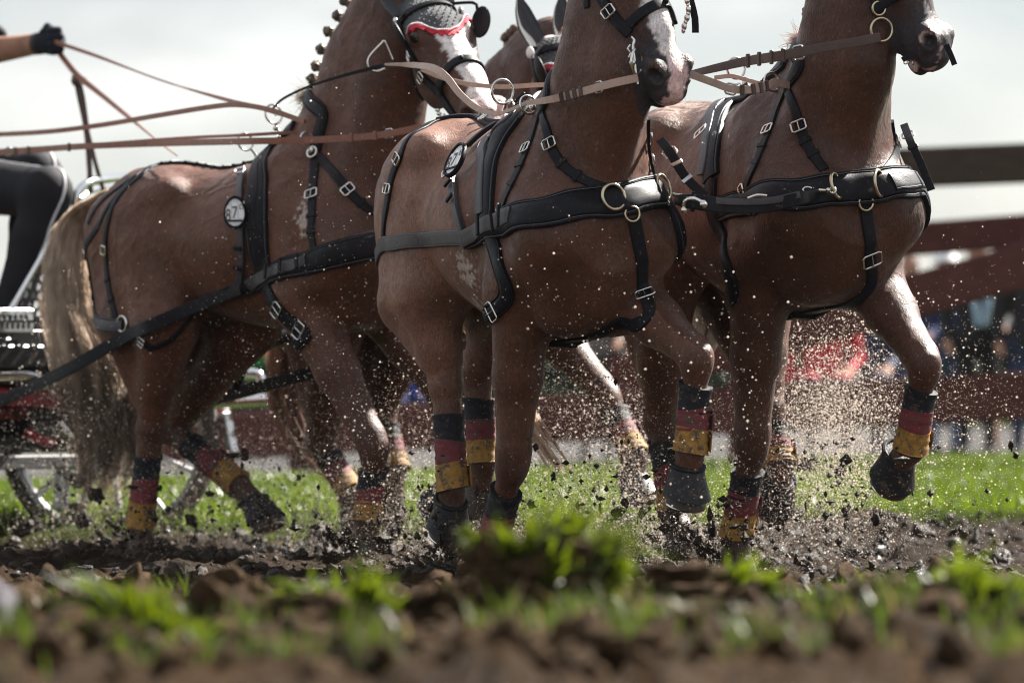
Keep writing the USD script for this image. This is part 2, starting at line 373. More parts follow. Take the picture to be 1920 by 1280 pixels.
class Horse:
    def __init__(s, name, label, withers, Y, yaw, ground, k, h=0.0085):
        w = P(withers[0], withers[1], Y)
        s.loc = np.array([w[0], w[1], ground]); s.rz = math.radians(yaw); s.k = k
        c, q = math.cos(s.rz), math.sin(s.rz)
        s.R = np.array([[c, -q, 0], [q, c, 0], [0, 0, 1.0]])
        s.wz = w[2] - ground
        s.t = thing('horse', label, 'horse', s.loc, s.rz, None)
        s.name = name; s.h = h
    def L(s, w): return (np.asarray(w, float) - s.loc) @ s.R
    def W(s, l): return np.asarray(l, float) @ s.R.T + s.loc
    def ray(s, px, py):
        d = np.array([(px - VX) / F, 1.0, -(py - VY) / F]); return s.L((0, 0, EYE_Z)), d @ s.R
    def on(s, px, py, y):
        """Where the line of sight through a photo pixel meets the upright plane at distance y from the horse's middle."""
        o, d = s.ray(px, py); return o + d * ((y - o[1]) / d[1])
    def dep(s, px, py, Y): return s.L(P(px, py, Y))
    def pix(s, l):
        w = s.W(l); return (round(VX + F * w[0] / w[1], 1), round(VY - F * (w[2] - EYE_Z) / w[1], 1), round(w[1], 2))
    def hit(s, px, py):
        o, d = s.ray(px, py); t = np.arange(s.loc[1] - 2.2, s.loc[1] + 2.4, 0.006)
        p = o + d * t[:, None]
        inside = np.all((p > s.f.lo) & (p < s.f.lo + s.f.h * (s.f.n - 1)), 1)
        v = np.where(inside, s.f.at(p), 0.25)
        i = np.argmax(v < 0)
        if v[i] >= 0:
            j = np.argmin(v); return p[j]
        u = v[i - 1] / (v[i - 1] - v[i]); return p[i - 1] + (p[i] - p[i - 1]) * u
    # -- shape
    def shape(s, top, legs, neck, head, nhint, bulk=1.0, deep=0.0):
        k, wz = s.k, s.wz
        allp = [np.array([-1.4 * k, -0.5, -0.1]), np.array([0.7 * k, 0.5, wz + 0.15])]
        nk = [np.array([0.10 * k, 0.0, wz - 0.34 * k])] + [s.on(a[0], a[1], a[2]) for a in neck]
        poll = s.dep(*head[0]); nose = s.dep(*head[1])
        pts = {}
        for key, L in legs.items():
            y = {'RF': -0.165, 'LF': 0.165, 'RH': -0.145, 'LH': 0.145}[key] * k
            ys = L.get('y', [y] * 3)
            pts[key] = [s.on(px, py, yy) for (px, py), yy in zip(L['px'], ys)]
        allp += nk + [poll, nose] + sum(pts.values(), [])
        lo, hi = np.min(allp, 0) - 0.26, np.max(allp, 0) + 0.26
        lo[2] = max(lo[2], -0.16)
        f = s.f = Field(lo, hi, s.h)
        X = np.array([-1.13, -1.05, -0.92, -0.74, -0.5, -0.3, -0.1, 0.08, 0.24, 0.37, 0.46]) * k
        tz = np.array([-0.33, -0.17, -0.075, -0.03, -0.07, -0.075, -0.02, 0.0, -0.10, -0.25, -0.40])
        bz = np.array([-0.52, -0.60, -0.66, -0.69, -0.70, -0.74, -0.765, -0.76, -0.74, -0.70, -0.60])
        tz = wz + tz * k + np.interp(X, [t[0] * k for t in top], [t[1] for t in top]); bz = wz + bz * k + np.interp(X, [t[0] * k for t in top], [t[2] for t in top])
        wd = np.array([0.11, 0.19, 0.255, 0.285, 0.275, 0.295, 0.285, 0.25, 0.23, 0.21, 0.14]) * k * bulk
        na = np.array([0.1, 0.15, 0.2, 0.22, 0.28, 0.35, 0.50, 0.58, 0.5, 0.35, 0.2])
        bz = bz - deep * np.interp(X / k, [-0.9, -0.45, -0.1, 0.35, 0.46], [0, 0.5, 1, 1, 0.3])
        f.loft(X, tz, bz, wd, na)
        Tz = PchipInterpolator(X, tz); s.Tz = Tz
        E = lambda x, y, z: np.array([x * k, y * k, z])
        z0 = wz - 1.60 * k                           # lift of the whole trunk above its usual height
        for g in (-1, 1):
            f.cone(E(-0.02, 0.115 * g, z0 + 1.40 * k), E(0.33, 0.165 * g, z0 + 1.10 * k), 0.085 * k, 0.125 * k, 0.07)
            f.cone(E(0.02, 0.15 * g, z0 + 1.30 * k), E(0.10, 0.185 * g, z0 + 1.02 * k), 0.085 * k, 0.10 * k, 0.05)
            f.cone(E(0.33, 0.155 * g, z0 + 1.07 * k), E(0.08, 0.185 * g, z0 + 0.92 * k), 0.115 * k, 0.105 * k, 0.045)
            f.cone(E(0.37, 0.085 * g, z0 + 1.15 * k), E(0.26, 0.10 * g, z0 + 0.96 * k - deep), 0.095 * k, 0.085 * k, 0.07)      # breast
            f.cone(E(0.05, 0.175 * g, z0 + 1.16 * k), E(-0.04, 0.19 * g, z0 + 0.98 * k), 0.075 * k, 0.06 * k, 0.02)                # triceps
            f.cone(E(0.20, 0.165 * g, z0 + 1.22 * k), E(0.34, 0.20 * g, z0 + 1.06 * k), 0.055 * k, 0.07 * k, 0.022)
            hz = float(Tz(-0.74 * k))
            f.cone(E(-0.60, 0.20 * g, hz - 0.30 * k), E(-0.56, 0.215 * g, hz - 0.58 * k), 0.085 * k, 0.07 * k, 0.03)
            f.cone(E(-0.86, 0.165 * g, hz - 0.22 * k), E(-0.82, 0.195 * g, hz - 0.62 * k), 0.10 * k, 0.085 * k, 0.03)
            f.cone(E(-0.74, 0.115 * g, hz - 0.21 * k), E(-0.66, 0.185 * g, hz - 0.60 * k), 0.175 * k, 0.125 * k, 0.07)
            f.cone(E(-1.00, 0.105 * g, hz - 0.25 * k), E(-0.90, 0.15 * g, hz - 0.62 * k), 0.12 * k, 0.105 * k, 0.06)
            f.ell(E(-0.62, 0.205 * g, hz - 0.12 * k), (0.07 * k, 0.055 * k, 0.05 * k), k=0.08)                                # point of the hip
        s.J = {}
        for key, L in legs.items():
            g = 1 if key[0] == 'L' else -1; j = pts[key]; s.J[key] = j
            if key[1] == 'F':
                el = E(L.get('elbow', 0.06), 0.165 * g, z0 + 0.93 * k)
                kn, fe, co = j; m = el + (kn - el) * 0.5
                f.cone(el, m, 0.108 * k, 0.080 * k, 0.045); f.cone(el + E(0.06, 0.02 * g, 0.0), m + (kn - el) * 0.05 + E(0.012, 0, 0), 0.08 * k, 0.055 * k, 0.04)
                f.cone(m, kn, 0.078 * k, 0.053 * k, 0.03)
                ax = unit(kn - el); f.cone(kn - ax * 0.045 * k, kn + unit(fe - kn) * 0.035 * k, 0.056 * k, 0.050 * k, 0.025)
                f.cone(kn + (fe - kn) * 0.1, fe, 0.041 * k, 0.037 * k, 0.02)
            else:
                hk, fe, co = j; hz = float(Tz(-0.74 * k))
                st = E(L.get('stifle', (-0.63, 0))[0], 0.185 * g, hz - 0.64 * k + L.get('stifle', (0, 0))[1])
                bk = E(-0.84, 0.155 * g, hz - 0.66 * k); m = st + (hk - st) * 0.55
                f.cone(st, m, 0.125 * k, 0.075 * k, 0.05); f.cone(bk, hk + (bk - hk) * 0.35, 0.115 * k, 0.062 * k, 0.05)
                f.cone(m, hk, 0.074 * k, 0.055 * k, 0.035)
                cu = unit(hk - fe); back = unit(hk - 0.5 * (st + fe)); pt = hk + cu * 0.045 * k + back * 0.035 * k
                f.cone(hk, pt, 0.052 * k, 0.036 * k, 0.025); f.cone(pt, hk + (bk - hk) * 0.55, 0.027 * k, 0.035 * k, 0.03)
                f.cone(hk - cu * 0.01, hk + (fe - hk) * 0.3, 0.056 * k, 0.043 * k, 0.02); f.cone(hk + (fe - hk) * 0.25, fe, 0.042 * k, 0.039 * k, 0.02)
            f.ell(fe, (0.050 * k, 0.044 * k, 0.050 * k), k=0.015)
            f.cone(fe, co, 0.040 * k, 0.046 * k, 0.02)
        # neck
        rad = [0.33 * k] + [a[3] * k for a in neck]; flat = [0.50] + [a[4] for a in neck]
        for i in range(len(nk) - 1):
            f.cone(nk[i], nk[i + 1], rad[i], rad[i + 1], 0.06, flat=(flat[i] + flat[i + 1]) / 2)
        for g in (-1, 1):
            f.cone(nk[-1] + [0, 0.05 * g * k, -0.10 * k], E(0.26, 0.13 * g, z0 + 1.20 * k), 0.05 * k, 0.075 * k, 0.12)
        s.nk = nk
        # head
        s.hd(poll, nose, nhint)
        return s
    def hp(s, u, n, t): return s.h0 + (s.hR @ (np.array([u, n, t], float) * s.hs))
    def hd(s, poll, nose, nhint):
        f = s.f; u = unit(nose - poll); n = unit((np.asarray(nhint, float) @ s.R)); n = unit(n - u * (n @ u)); t = np.cross(n, u)
        s.h0, s.hR, s.hs = poll, np.stack([u, n, t], 1), np.linalg.norm(nose - poll) / 0.60
        hs, Rm, hp = s.hs, s.hR, s.hp
        def el(c, r, k=0.02, cut=False): f.ell(hp(*c), np.array(r) * hs, Rm, k, cut)
        def co(a, b, ra, rb, k=0.02, cut=False): f.cone(hp(*a), hp(*b), ra * hs, rb * hs, k, cut=cut)
        el((0.10, -0.02, 0), (0.15, 0.085, 0.092), 0.04)
        co((0.13, 0.008, 0), (0.40, 0.016, 0), 0.074, 0.055, 0.03); co((0.38, 0.015, 0), (0.54, 0.002, 0), 0.055, 0.050, 0.03)
        for g in (-1, 1):
            el((0.19, -0.10, 0.042 * g), (0.135, 0.10, 0.042), 0.03)
            co((0.16, 0.01, 0.085 * g), (0.34, -0.02, 0.052 * g), 0.026, 0.02, 0.03)
            el((0.155, 0.035, 0.075 * g), (0.045, 0.03, 0.03), 0.025)
            co((0.30, -0.095, 0.03 * g), (0.52, -0.066, 0.022 * g), 0.036, 0.028, 0.03)
        co((0.34, -0.04, 0), (0.52, -0.03, 0), 0.052, 0.054, 0.03)
        el((0.545, -0.012, 0), (0.070, 0.066, 0.066), 0.03)
        el((0.598, -0.016, 0), (0.034, 0.048, 0.050), 0.02)
        el((0.578, -0.074, 0), (0.038, 0.026, 0.040), 0.018)
        for g in (-1, 1):
            el((0.538, 0.026, 0.054 * g), (0.046, 0.034, 0.027), 0.02)
            el((0.560, 0.034, 0.068 * g), (0.027, 0.019, 0.024), 0.008, True)
            co((0.625, -0.062, 0.012 * g), (0.50, -0.066, 0.072 * g), 0.007, 0.008, 0.008, True)
            el((0.160, 0.038, 0.100 * g), (0.026, 0.018, 0.016), 0.006, True)
    def ears(s, lean=(0.02, 0.02)):
        for g in (-1, 1):
            a, b = s.hp(0.0, 0.005, 0.062 * g), s.hp(-0.19, 0.02 + lean[0], (0.075 + lean[1]) * g)
            m = a + (b - a) * 0.5
            s.f.cone(a, m, 0.036 * s.hs, 0.038 * s.hs, 0.02); s.f.cone(m, b, 0.037 * s.hs, 0.005, 0.012)
            s.f.cone(s.hp(-0.02, 0.045, 0.066 * g), s.hp(-0.15, 0.05 + lean[0], (0.08 + lean[1]) * g), 0.024 * s.hs, 0.008, 0.008, cut=True)
    def build(s, base, marks=None, white=None, skylit_zones=()):
        """Skins the volume; marks(q) paints the head's markings in head coordinates (u, n, t)."""
        v, fc = s.f.mesh()
        nn = unit_rows(s.f.grad(v, 0.012)); amp = np.clip((v[:, 2] - 0.45) / 0.3, 0.25, 1) * np.where((((v - s.h0) @ s.hR) / s.hs)[:, 0] > -0.02, 0.5, 1.0)
        vein = np.abs(meshkit.fbm(v * (7.0, 9.0, 5.0), 3, 21) - 0.5)
        v = v + nn * (amp * (0.010 * (meshkit.fbm(v * (9.0, 9.0, 6.0), 3, 17) - 0.5) + 0.004 * (meshkit.fbm(v * 30.0, 3, 19) - 0.5) + 0.0028 * np.clip(1 - vein / 0.025, 0, 1)))[:, None]
        keep = v[:, 2] > -0.14
        c = np.tile(np.array(base, float), (len(v), 1))
        nz = meshkit.fbm(v * 5.0, 4, 3)
        c *= (0.85 + 0.3 * nz)[:, None]
        for x0, x1, tint in skylit_zones:                            # skylight on rump and trunk painted into the coat as a paler, dusty tone
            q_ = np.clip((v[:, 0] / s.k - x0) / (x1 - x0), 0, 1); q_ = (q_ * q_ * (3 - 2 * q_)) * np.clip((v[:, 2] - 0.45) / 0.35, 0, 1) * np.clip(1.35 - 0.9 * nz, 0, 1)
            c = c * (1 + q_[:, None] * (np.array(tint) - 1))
        # mealy belly and insides, darker points towards the hooves, mud splashed up the legs
        low = np.clip((0.62 - v[:, 2]) / 0.5, 0, 1)
        mudn = meshkit.fbm(v * 26.0, 4, 11) + 0.45 * low
        m = np.clip((mudn - 0.70) * 7, 0, 1)[:, None]
        c = c * (1 - m * 0.6) + np.array([0.05, 0.036, 0.027]) * m * 0.6
        q = ((v - s.h0) @ s.hR) / s.hs
        if marks is not None:
            inh = (q[:, 0] > -0.05) & (q[:, 0] < 0.75) & (np.abs(q[:, 2]) < 0.16) & (q[:, 1] > -0.22) & (q[:, 1] < 0.2)
            jag = meshkit.fbm(v * 38.0, 4, 5) - 0.5
            c[inh] = marks(q[inh], c[inh], jag[inh])
        if white:
            for (p, r, amt) in white:
                d = np.linalg.norm((v - p) / np.asarray(r), axis=1) + 3.2 * (meshkit.fbm(v * 62.0, 4, 8) - 0.42)
                a = np.clip((1.0 - d) * 4, 0, 1)[:, None] * amt
                c = c * (1 - a) + np.array([0.36, 0.31, 0.28]) * a
        s.body = obj('body', (v, fc), M['coat'], s.t, color=np.clip(c, 0, 1))
        for g in (-1, 1):
            obj('eye', ball(s.hp(0.160, 0.036, 0.090 * g), 0.021 * s.hs, 3), M['eye'], s.t, smooth=True)
        return s
    def hoof(s, key, down=(0, -1), toe=None, bell=False, mat_='hoof'):
        co = s.J[key][2]; d = unit((down[0], 0, down[1])); tt = np.array([-d[2], 0, d[0]]) if toe is None else unit(np.array([toe[0], 0, toe[1]]))
        if toe is None and tt[0] < 0: tt = -tt
        tt = unit(tt - d * (tt @ d)); y = np.cross(d, tt); R = np.stack([tt, y, -d], 1); k = s.k
        a = np.linspace(0, 2 * np.pi, 28, endpoint=False)
        def rg(rx0, rx1, ry, z, off):
            x = np.where(np.cos(a) > 0, rx0, rx1) * np.cos(a); return np.stack([x + off, ry * np.sin(a), np.full(28, z)], 1) * k
        rings = [rg(0.046, 0.044, 0.047, 0.012, -0.012), rg(0.050, 0.047, 0.050, -0.002, -0.008), rg(0.060, 0.05, 0.056, -0.035, 0.004), rg(0.076, 0.054, 0.067, -0.086, 0.012), rg(0.074, 0.05, 0.065, -0.092, 0.012), rg(0.05, 0.03, 0.045, -0.086, 0.008)]
        hf = obj('hoof', placed(skin(np.array(rings)), R, co), M[mat_], s.t, smooth=40)
        sh = ring((0.012 * k, 0, -0.093 * k), (0, 0, 1), 0.062 * k, 0.0065, m=28, k=6)
        obj('horseshoe', placed(sh, R, co), M['steel'], hf)
        if bell:
            rr = [rg(0.052, 0.05, 0.053, 0.035, -0.02), rg(0.058, 0.055, 0.058, 0.03, -0.018), rg(0.062, 0.058, 0.062, 0.0, -0.006), rg(0.082, 0.068, 0.078, -0.055, 0.008), rg(0.086, 0.070, 0.081, -0.062, 0.008), rg(0.081, 0.064, 0.075, -0.058, 0.008), rg(0.058, 0.053, 0.057, 0.0, -0.006), rg(0.048, 0.046, 0.049, 0.033, -0.02)]
            v, fc = skin(np.array(rr)); v = v + 0.004 * (meshkit.fbm(v * 60, 3, 2)[:, None] - 0.5)
            obj('bell_boot', placed((v, fc), R, co), M['rubber'], s.t, smooth=40)
            rb = [ring((-0.018 * k, 0, 0.033 * k), (0, 0, 1), 0.056 * k, 0.008, m=26, k=8)]
            obj('padded_collar', placed(join(rb), R, co), M['boot_black'], stage.GetPrimAtPath(str(s.t.GetPath()) + '/bell_boot'))
    def feather(s, key, seed, n=90):
        rg = np.random.default_rng(seed); fe, co = s.J[key][1], s.J[key][2]; ax = unit(co - fe); ref = s.J[key][0]; st, w = [], []
        back = unit(np.array([-1.0, 0, 0]) - ax * -ax[0])
        for i in range(n):
            a = rg.normal(0, 0.7); d = unit(back * math.cos(a) + np.cross(ax, back) * math.sin(a)); p = fe + d * 0.040 * s.k + ax * rg.uniform(-0.02, 0.03); L = rg.uniform(0.02, 0.05)
            q = np.linspace(0, 1, 5)[:, None]; st.append(p + (d * 0.45 + ax * 0.8) * L * q + np.array([0, 0, -0.35]) * L * q ** 2 + rg.normal(0, 0.004, 3) * q); w.append(np.array([1, 1, .8, .6, .2]) * 0.0014)
        curves('fetlock_hair', st, w, M['muddy_hair'], s.t)
    def wrap(s, key, t0=0.29, t1=1.0, cuts=(0.38, 0.69), seed=0):
        """A cannon boot: black neoprene with a red and a yellow strap wound below it."""
        a, b = s.J[key][0], s.J[key][1]; d = b - a; ax = unit(d); k = s.k
        lims = [t0, t0 + (t1 - t0) * cuts[0], t0 + (t1 - t0) * cuts[1], t1]
        u = unit(np.cross(ax, [0, 1, 0])); w = np.cross(ax, u); th = np.linspace(0, 2 * np.pi, 32, endpoint=False); rg = np.random.default_rng(seed)
        par = s.t; made = None
        for i, (nm, mt) in enumerate((('leg_boot', 'boot_black'), ('red_band', 'boot_red'), ('yellow_band', 'boot_yellow'))):
            lo, hi = lims[i] - (0.035 if i else 0), lims[i + 1]
            tilt = rg.uniform(-0.010, 0.010, 2); rings = []
            n = 9; base_r = (0.0500 + 0.0016 * i) * k
            prof = [(lo, 0.80), (lo, 1.0)] + [(lo + (hi - lo) * q / (n - 1), 1.0 + 0.035 * math.sin(q * 2.1 + i)) for q in range(1, n - 1)] + [(hi, 1.0), (hi, 0.80)]
            for (t, r) in prof:
                c = a + d * t; rr = base_r * r * (1 + 0.03 * meshkit.noise(np.stack([np.cos(th) * 2, np.sin(th) * 2, np.full(32, t * 9 + seed)], 1), seed)) * np.where(np.cos(th) > 0, 1.06, 1.0)
                bulge = 1.0 + 0.10 * max(0, 1 - abs(t - t1) / 0.12) + 0.08 * max(0, 1 - abs(t - t0) / 0.1)
                rings.append(c + bulge * rr[:, None] * (np.cos(th)[:, None] * u + np.sin(th)[:, None] * w) + ax * (tilt[0] * np.cos(th) + tilt[1] * np.sin(th))[:, None])
            o = obj(nm, skin(np.array(rings)), M[mt], par if made is None else made, smooth=40)
            if made is None: made = o
            else:
                q = rg.uniform(3.3, 5.2); e = u * math.cos(q) + w * math.sin(q); e2 = np.cross(ax, e)
                c0 = a + d * ((lo + hi) / 2) + e * base_r * 1.06
                obj('strap_end', box((abs(hi - lo) * np.linalg.norm(d) * 0.8, 0.045, 0.004), c0 + e2 * 0.012 + e * 0.004, np.stack([ax, e2, np.cross(ax, e2)], 1), 0.0015), M[mt], made)
DBG = False

# ---------------------------------------------------------------- the four horses
def V(*a): return np.array(a, float)
A = Horse('A', 'chestnut horse at the rear near side, black ear bonnet edged red above its white blaze', (598, 224), 18.75, -42, -0.09, 0.97)
A.shape([(-1.13, -0.03, -.02), (-0.74, -0.115, -0.03), (-0.4, -0.095, -0.01), (-0.1, -0.02, 0.02), (0.4, 0, 0)],
    {'RF': {'px': [(703, 838), (688, 978), (690, 1012)]},
     'LF': {'px': [(835, 745), (850, 880), (836, 930)], 'elbow': 0.12},
     'RH': {'px': [(284, 800), (262, 985), (268, 1010)]},
     'LH': {'px': [(322, 806), (447, 908), (486, 950)], 'stifle': (-0.55, 0.02)}},
    [(700, 130, 0.01, 0.215, 0.55), (732, 35, 0.02, 0.17, 0.60), (764, -6, 0.02, 0.135, 0.70)],
    [(796, 20, 18.36), (921, 242, 17.92)], (0.12, -0.7, 0.7), deep=0.05)
B = Horse('B', 'chestnut horse in front, broad white blaze, silver collar ring, middle of the picture', (1040, 168), 16.5, -66, -0.12, 0.96)
B.shape([(-1.13, -0.02, 0), (-0.74, -0.03, 0), (-0.3, -0.03, 0.02), (0.4, 0, 0.0)],
    {'RF': {'px': [(962, 868), (916, 1042), (912, 1085)], 'elbow': 0.10},
     'LF': {'px': [(1308, 668), (1294, 848), (1290, 893)], 'elbow': 0.16},
     'RH': {'px': [(836, 722), (848, 918), (846, 960)]},
     'LH': {'px': [(893, 700), (905, 868), (902, 910)]}},
    [(1140, 150, 0.02, 0.215, 0.55), (1150, 20, 0.04, 0.175, 0.58), (1152, -110, 0.06, 0.13, 0.72)],
    [(1142, -165, 16.15), (1262, 172, 15.98)], (0.46, -0.82, 0.25), deep=0.09)
C = Horse('C', 'chestnut horse in front farthest to the right, pink patches on its dark muzzle', (1492, 118), 16.85, -66, -0.09, 0.99)
C.shape([(-1.13, -0.06, 0), (-0.74, -0.06, 0), (-0.3, -0.03, 0.0), (0.4, 0, 0.0)],
    {'RF': {'px': [(1410, 836), (1380, 1000), (1382, 1035)]},
     'LF': {'px': [(1735, 682), (1706, 842), (1684, 868)], 'elbow': 0.14},
     'RH': {'px': [(1238, 790), (1264, 960), (1276, 995)]},
     'LH': {'px': [(1440, 770), (1462, 872), (1460, 915)]}},
    [(1590, 110, 0.02, 0.215, 0.55), (1606, 0, 0.03, 0.175, 0.58), (1600, -150, 0.04, 0.13, 0.72)],
    [(1590, -200, 16.5), (1760, 108, 16.36)], (0.74, -0.58, 0.2), deep=0.07)
D = Horse('D', 'chestnut horse at the rear far side, only its bonneted ear, tail and legs showing', (880, 240), 19.3, -52, -0.09, 0.97)
D.shape([(-1.13, -0.06, 0), (-0.74, -0.08, -0.03), (-0.3, -0.07, 0.0), (0.4, 0, 0.0)],
    {'RF': {'px': [(880, 800), (890, 950), (896, 985)]},
     'LF': {'px': [(1135, 738), (1190, 855), (1192, 900)], 'elbow': 0.14},
     'RH': {'px': [(602, 836), (658, 925), (662, 960)]},
     'LH': {'px': [(716, 772), (742, 880), (736, 925)]}},
    [(970, 190, 0.0, 0.20, 0.55), (1016, 124, 0.0, 0.16, 0.6), (1038, 96, 0.0, 0.12, 0.75)],
    [(1038, 86, 18.75), (1145, 338, 18.5)], (0.55, -0.83, 0.2), deep=0.07)
def report(H):
    for k, j in H.J.items():
        el = V(0.06 * H.k, j[0][1], H.wz - 1.6 * H.k + .93 * H.k) if k[1] == 'F' else V(-.63 * H.k, j[0][1], H.wz - .7 * H.k)
        print(H.name, k, 'up', np.round(np.linalg.norm(j[0] - el), 2), 'cannon', np.round(np.linalg.norm(j[1] - j[0]), 2), [np.round(q, 2).tolist() for q in j], flush=True)
    print(H.name, 'wz', round(H.wz, 2), 'neck', [np.round(q, 2).tolist() for q in H.nk], 'head', round(H.hs, 2), 'top', [H.pix((x, 0, float(H.Tz(x)))) for x in (-1.1, -.74, -.3, 0, .3)], flush=True)
CH = (0.056, 0.0233, 0.0142)
def sm(x, a, b): return np.clip((x - a) / (b - a), 0, 1)
def face(blaze, dark, pink=None):
    """Markings in head coordinates: a white blaze of half width blaze(u) down the face, a dark muzzle."""
    def f(q, c, j):
        u, n, t = q.T
        c0 = c
        dk = sm(u + 0.10 * j, dark[0], dark[1])[:, None] * 0.92
        c = c * (1 - dk) + np.array([0.022, 0.021, 0.026]) * dk
        if blaze is not None:
            us, ws, off = blaze
            w = np.interp(u, us, ws); o = np.interp(u, us, off)
            a = sm(w - np.abs(t - o) + 0.045 * j, -0.002, 0.004) * sm(n, -0.06, -0.045)
            pk = sm(u, 0.46, 0.56)[:, None]
            wh = np.array([0.60, 0.58, 0.58]) * (1 - pk) + np.array([0.50, 0.36, 0.35]) * pk
            c = c * (1 - a[:, None]) + wh * a[:, None]
        if pink is not None:
            for (pu, pn, pt, r) in pink:
                d = np.sqrt((u - pu) ** 2 + (n - pn) ** 2 + (t - pt) ** 2) / r + 1.2 * j
                a = sm(1 - d, 0, 0.2)[:, None]
                c = c * (1 - a) + np.array([0.46, 0.36, 0.35]) * a
        for g in (-1, 1):                                       # dark nostrils and the line of the mouth
            d = np.sqrt(((u - 0.560) / 0.027) ** 2 + ((n - 0.034) / 0.02) ** 2 + ((t - 0.066 * g) / 0.026) ** 2)
            a = sm(1.05 - d, 0, 0.2)[:, None] * 0.85
            c = c * (1 - a) + np.array([0.012, 0.010, 0.012]) * a
        neck = (sm(np.sqrt((n + 0.025) ** 2 + t ** 2) - np.interp(u, [0.2, 0.35, 0.45, 0.5], [0.16, 0.125, 0.088, 0.098]), 0, 0.006))[:, None]
        return c * (1 - neck) + c0 * neck
    return f
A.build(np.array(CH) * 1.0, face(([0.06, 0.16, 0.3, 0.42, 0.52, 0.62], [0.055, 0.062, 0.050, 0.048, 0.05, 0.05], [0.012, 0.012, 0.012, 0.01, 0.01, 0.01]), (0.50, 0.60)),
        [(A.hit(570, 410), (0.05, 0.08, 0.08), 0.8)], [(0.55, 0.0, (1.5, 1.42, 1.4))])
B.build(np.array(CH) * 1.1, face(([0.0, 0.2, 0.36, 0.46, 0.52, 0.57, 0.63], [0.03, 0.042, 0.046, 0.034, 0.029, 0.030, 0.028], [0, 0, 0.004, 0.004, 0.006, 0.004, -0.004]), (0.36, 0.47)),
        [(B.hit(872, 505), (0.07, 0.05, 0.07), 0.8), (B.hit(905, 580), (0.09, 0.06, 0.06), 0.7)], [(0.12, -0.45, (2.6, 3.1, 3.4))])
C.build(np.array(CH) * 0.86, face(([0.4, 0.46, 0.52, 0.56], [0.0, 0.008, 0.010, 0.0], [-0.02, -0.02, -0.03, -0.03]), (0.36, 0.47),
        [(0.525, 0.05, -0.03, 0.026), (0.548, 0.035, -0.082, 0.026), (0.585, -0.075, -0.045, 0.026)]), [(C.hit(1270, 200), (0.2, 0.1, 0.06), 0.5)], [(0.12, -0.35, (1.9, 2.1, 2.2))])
D.build(np.array(CH) * 1.05, face(([0.06, 0.16, 0.3, 0.5], [0.03, 0.03, 0.03, 0.03], [0, 0, 0, 0]), (0.46, 0.57)))
if DBG:
    for H in (A, B, C, D): report(H)

# hooves and leg boots
for H in (A, B, C, D):
    for i, key in enumerate(('RF', 'LF', 'RH', 'LH')):
        H.wrap(key, seed=ord(H.name) * 7 + i); H.feather(key, ord(H.name) + i)
A.hoof('RF', (0.0, -1)); A.hoof('LF', (-0.9, -0.5), bell=True); A.hoof('RH', (-0.1, -1)); A.hoof('LH', (0.45, -1), bell=True)
B.hoof('RF', (-0.1, -1)); B.hoof('LF', (-0.35, -1), bell=True); B.hoof('RH', (-0.55, -1), bell=True); B.hoof('LH', (-0.5, -1))
C.hoof('RF', (0, -1)); C.hoof('LF', (-0.8, -0.7), bell=True); C.hoof('RH', (0, -1)); C.hoof('LH', (-0.75, -0.7), bell=True)
D.hoof('RF', (0, -1)); D.hoof('LF', (0.25, -1), bell=True); D.hoof('RH', (0.1, -1)); D.hoof('LH', (-0.4, -1))

# ---------------------------------------------------------------- straps, buckles and rings that lie on the horses
FLAT = [(-0.5, 0.0), (-0.5, 0.6), (-0.44, 1.0), (-0.2, 1.05), (0.2, 1.05), (0.44, 1.0), (0.5, 0.6), (0.5, 0.0)]
PAD = [(-0.5, 0.0), (-0.5, 0.7), (-0.47, 1.1), (-0.42, 1.1), (-0.39, 0.75), (-0.36, 0.8), (-0.33, 1.25), (-0.15, 1.5), (0.15, 1.5), (0.33, 1.25), (0.36, 0.8), (0.39, 0.75), (0.42, 1.1), (0.47, 1.1), (0.5, 0.7), (0.5, 0.0)]
class Path:
    def __init__(s, P, N):
        s.P, s.N = P, N; s.T = tangents(P); s.B = unit_rows(np.cross(s.T, N)); s.s = np.r_[0, np.cumsum(np.linalg.norm(np.diff(P, axis=0), axis=1))]; s.len = s.s[-1]
    def at(s, t):
        """Point and frame (columns: along, across, outward) a share t of the way along."""
        q = t * s.len; f = lambda a: np.array([np.interp(q, s.s, a[:, k]) for k in range(3)])
        T = unit(f(s.T)); N = unit(f(s.N)); B = unit(np.cross(T, N)); return f(s.P), np.stack([T, B, N], 1)

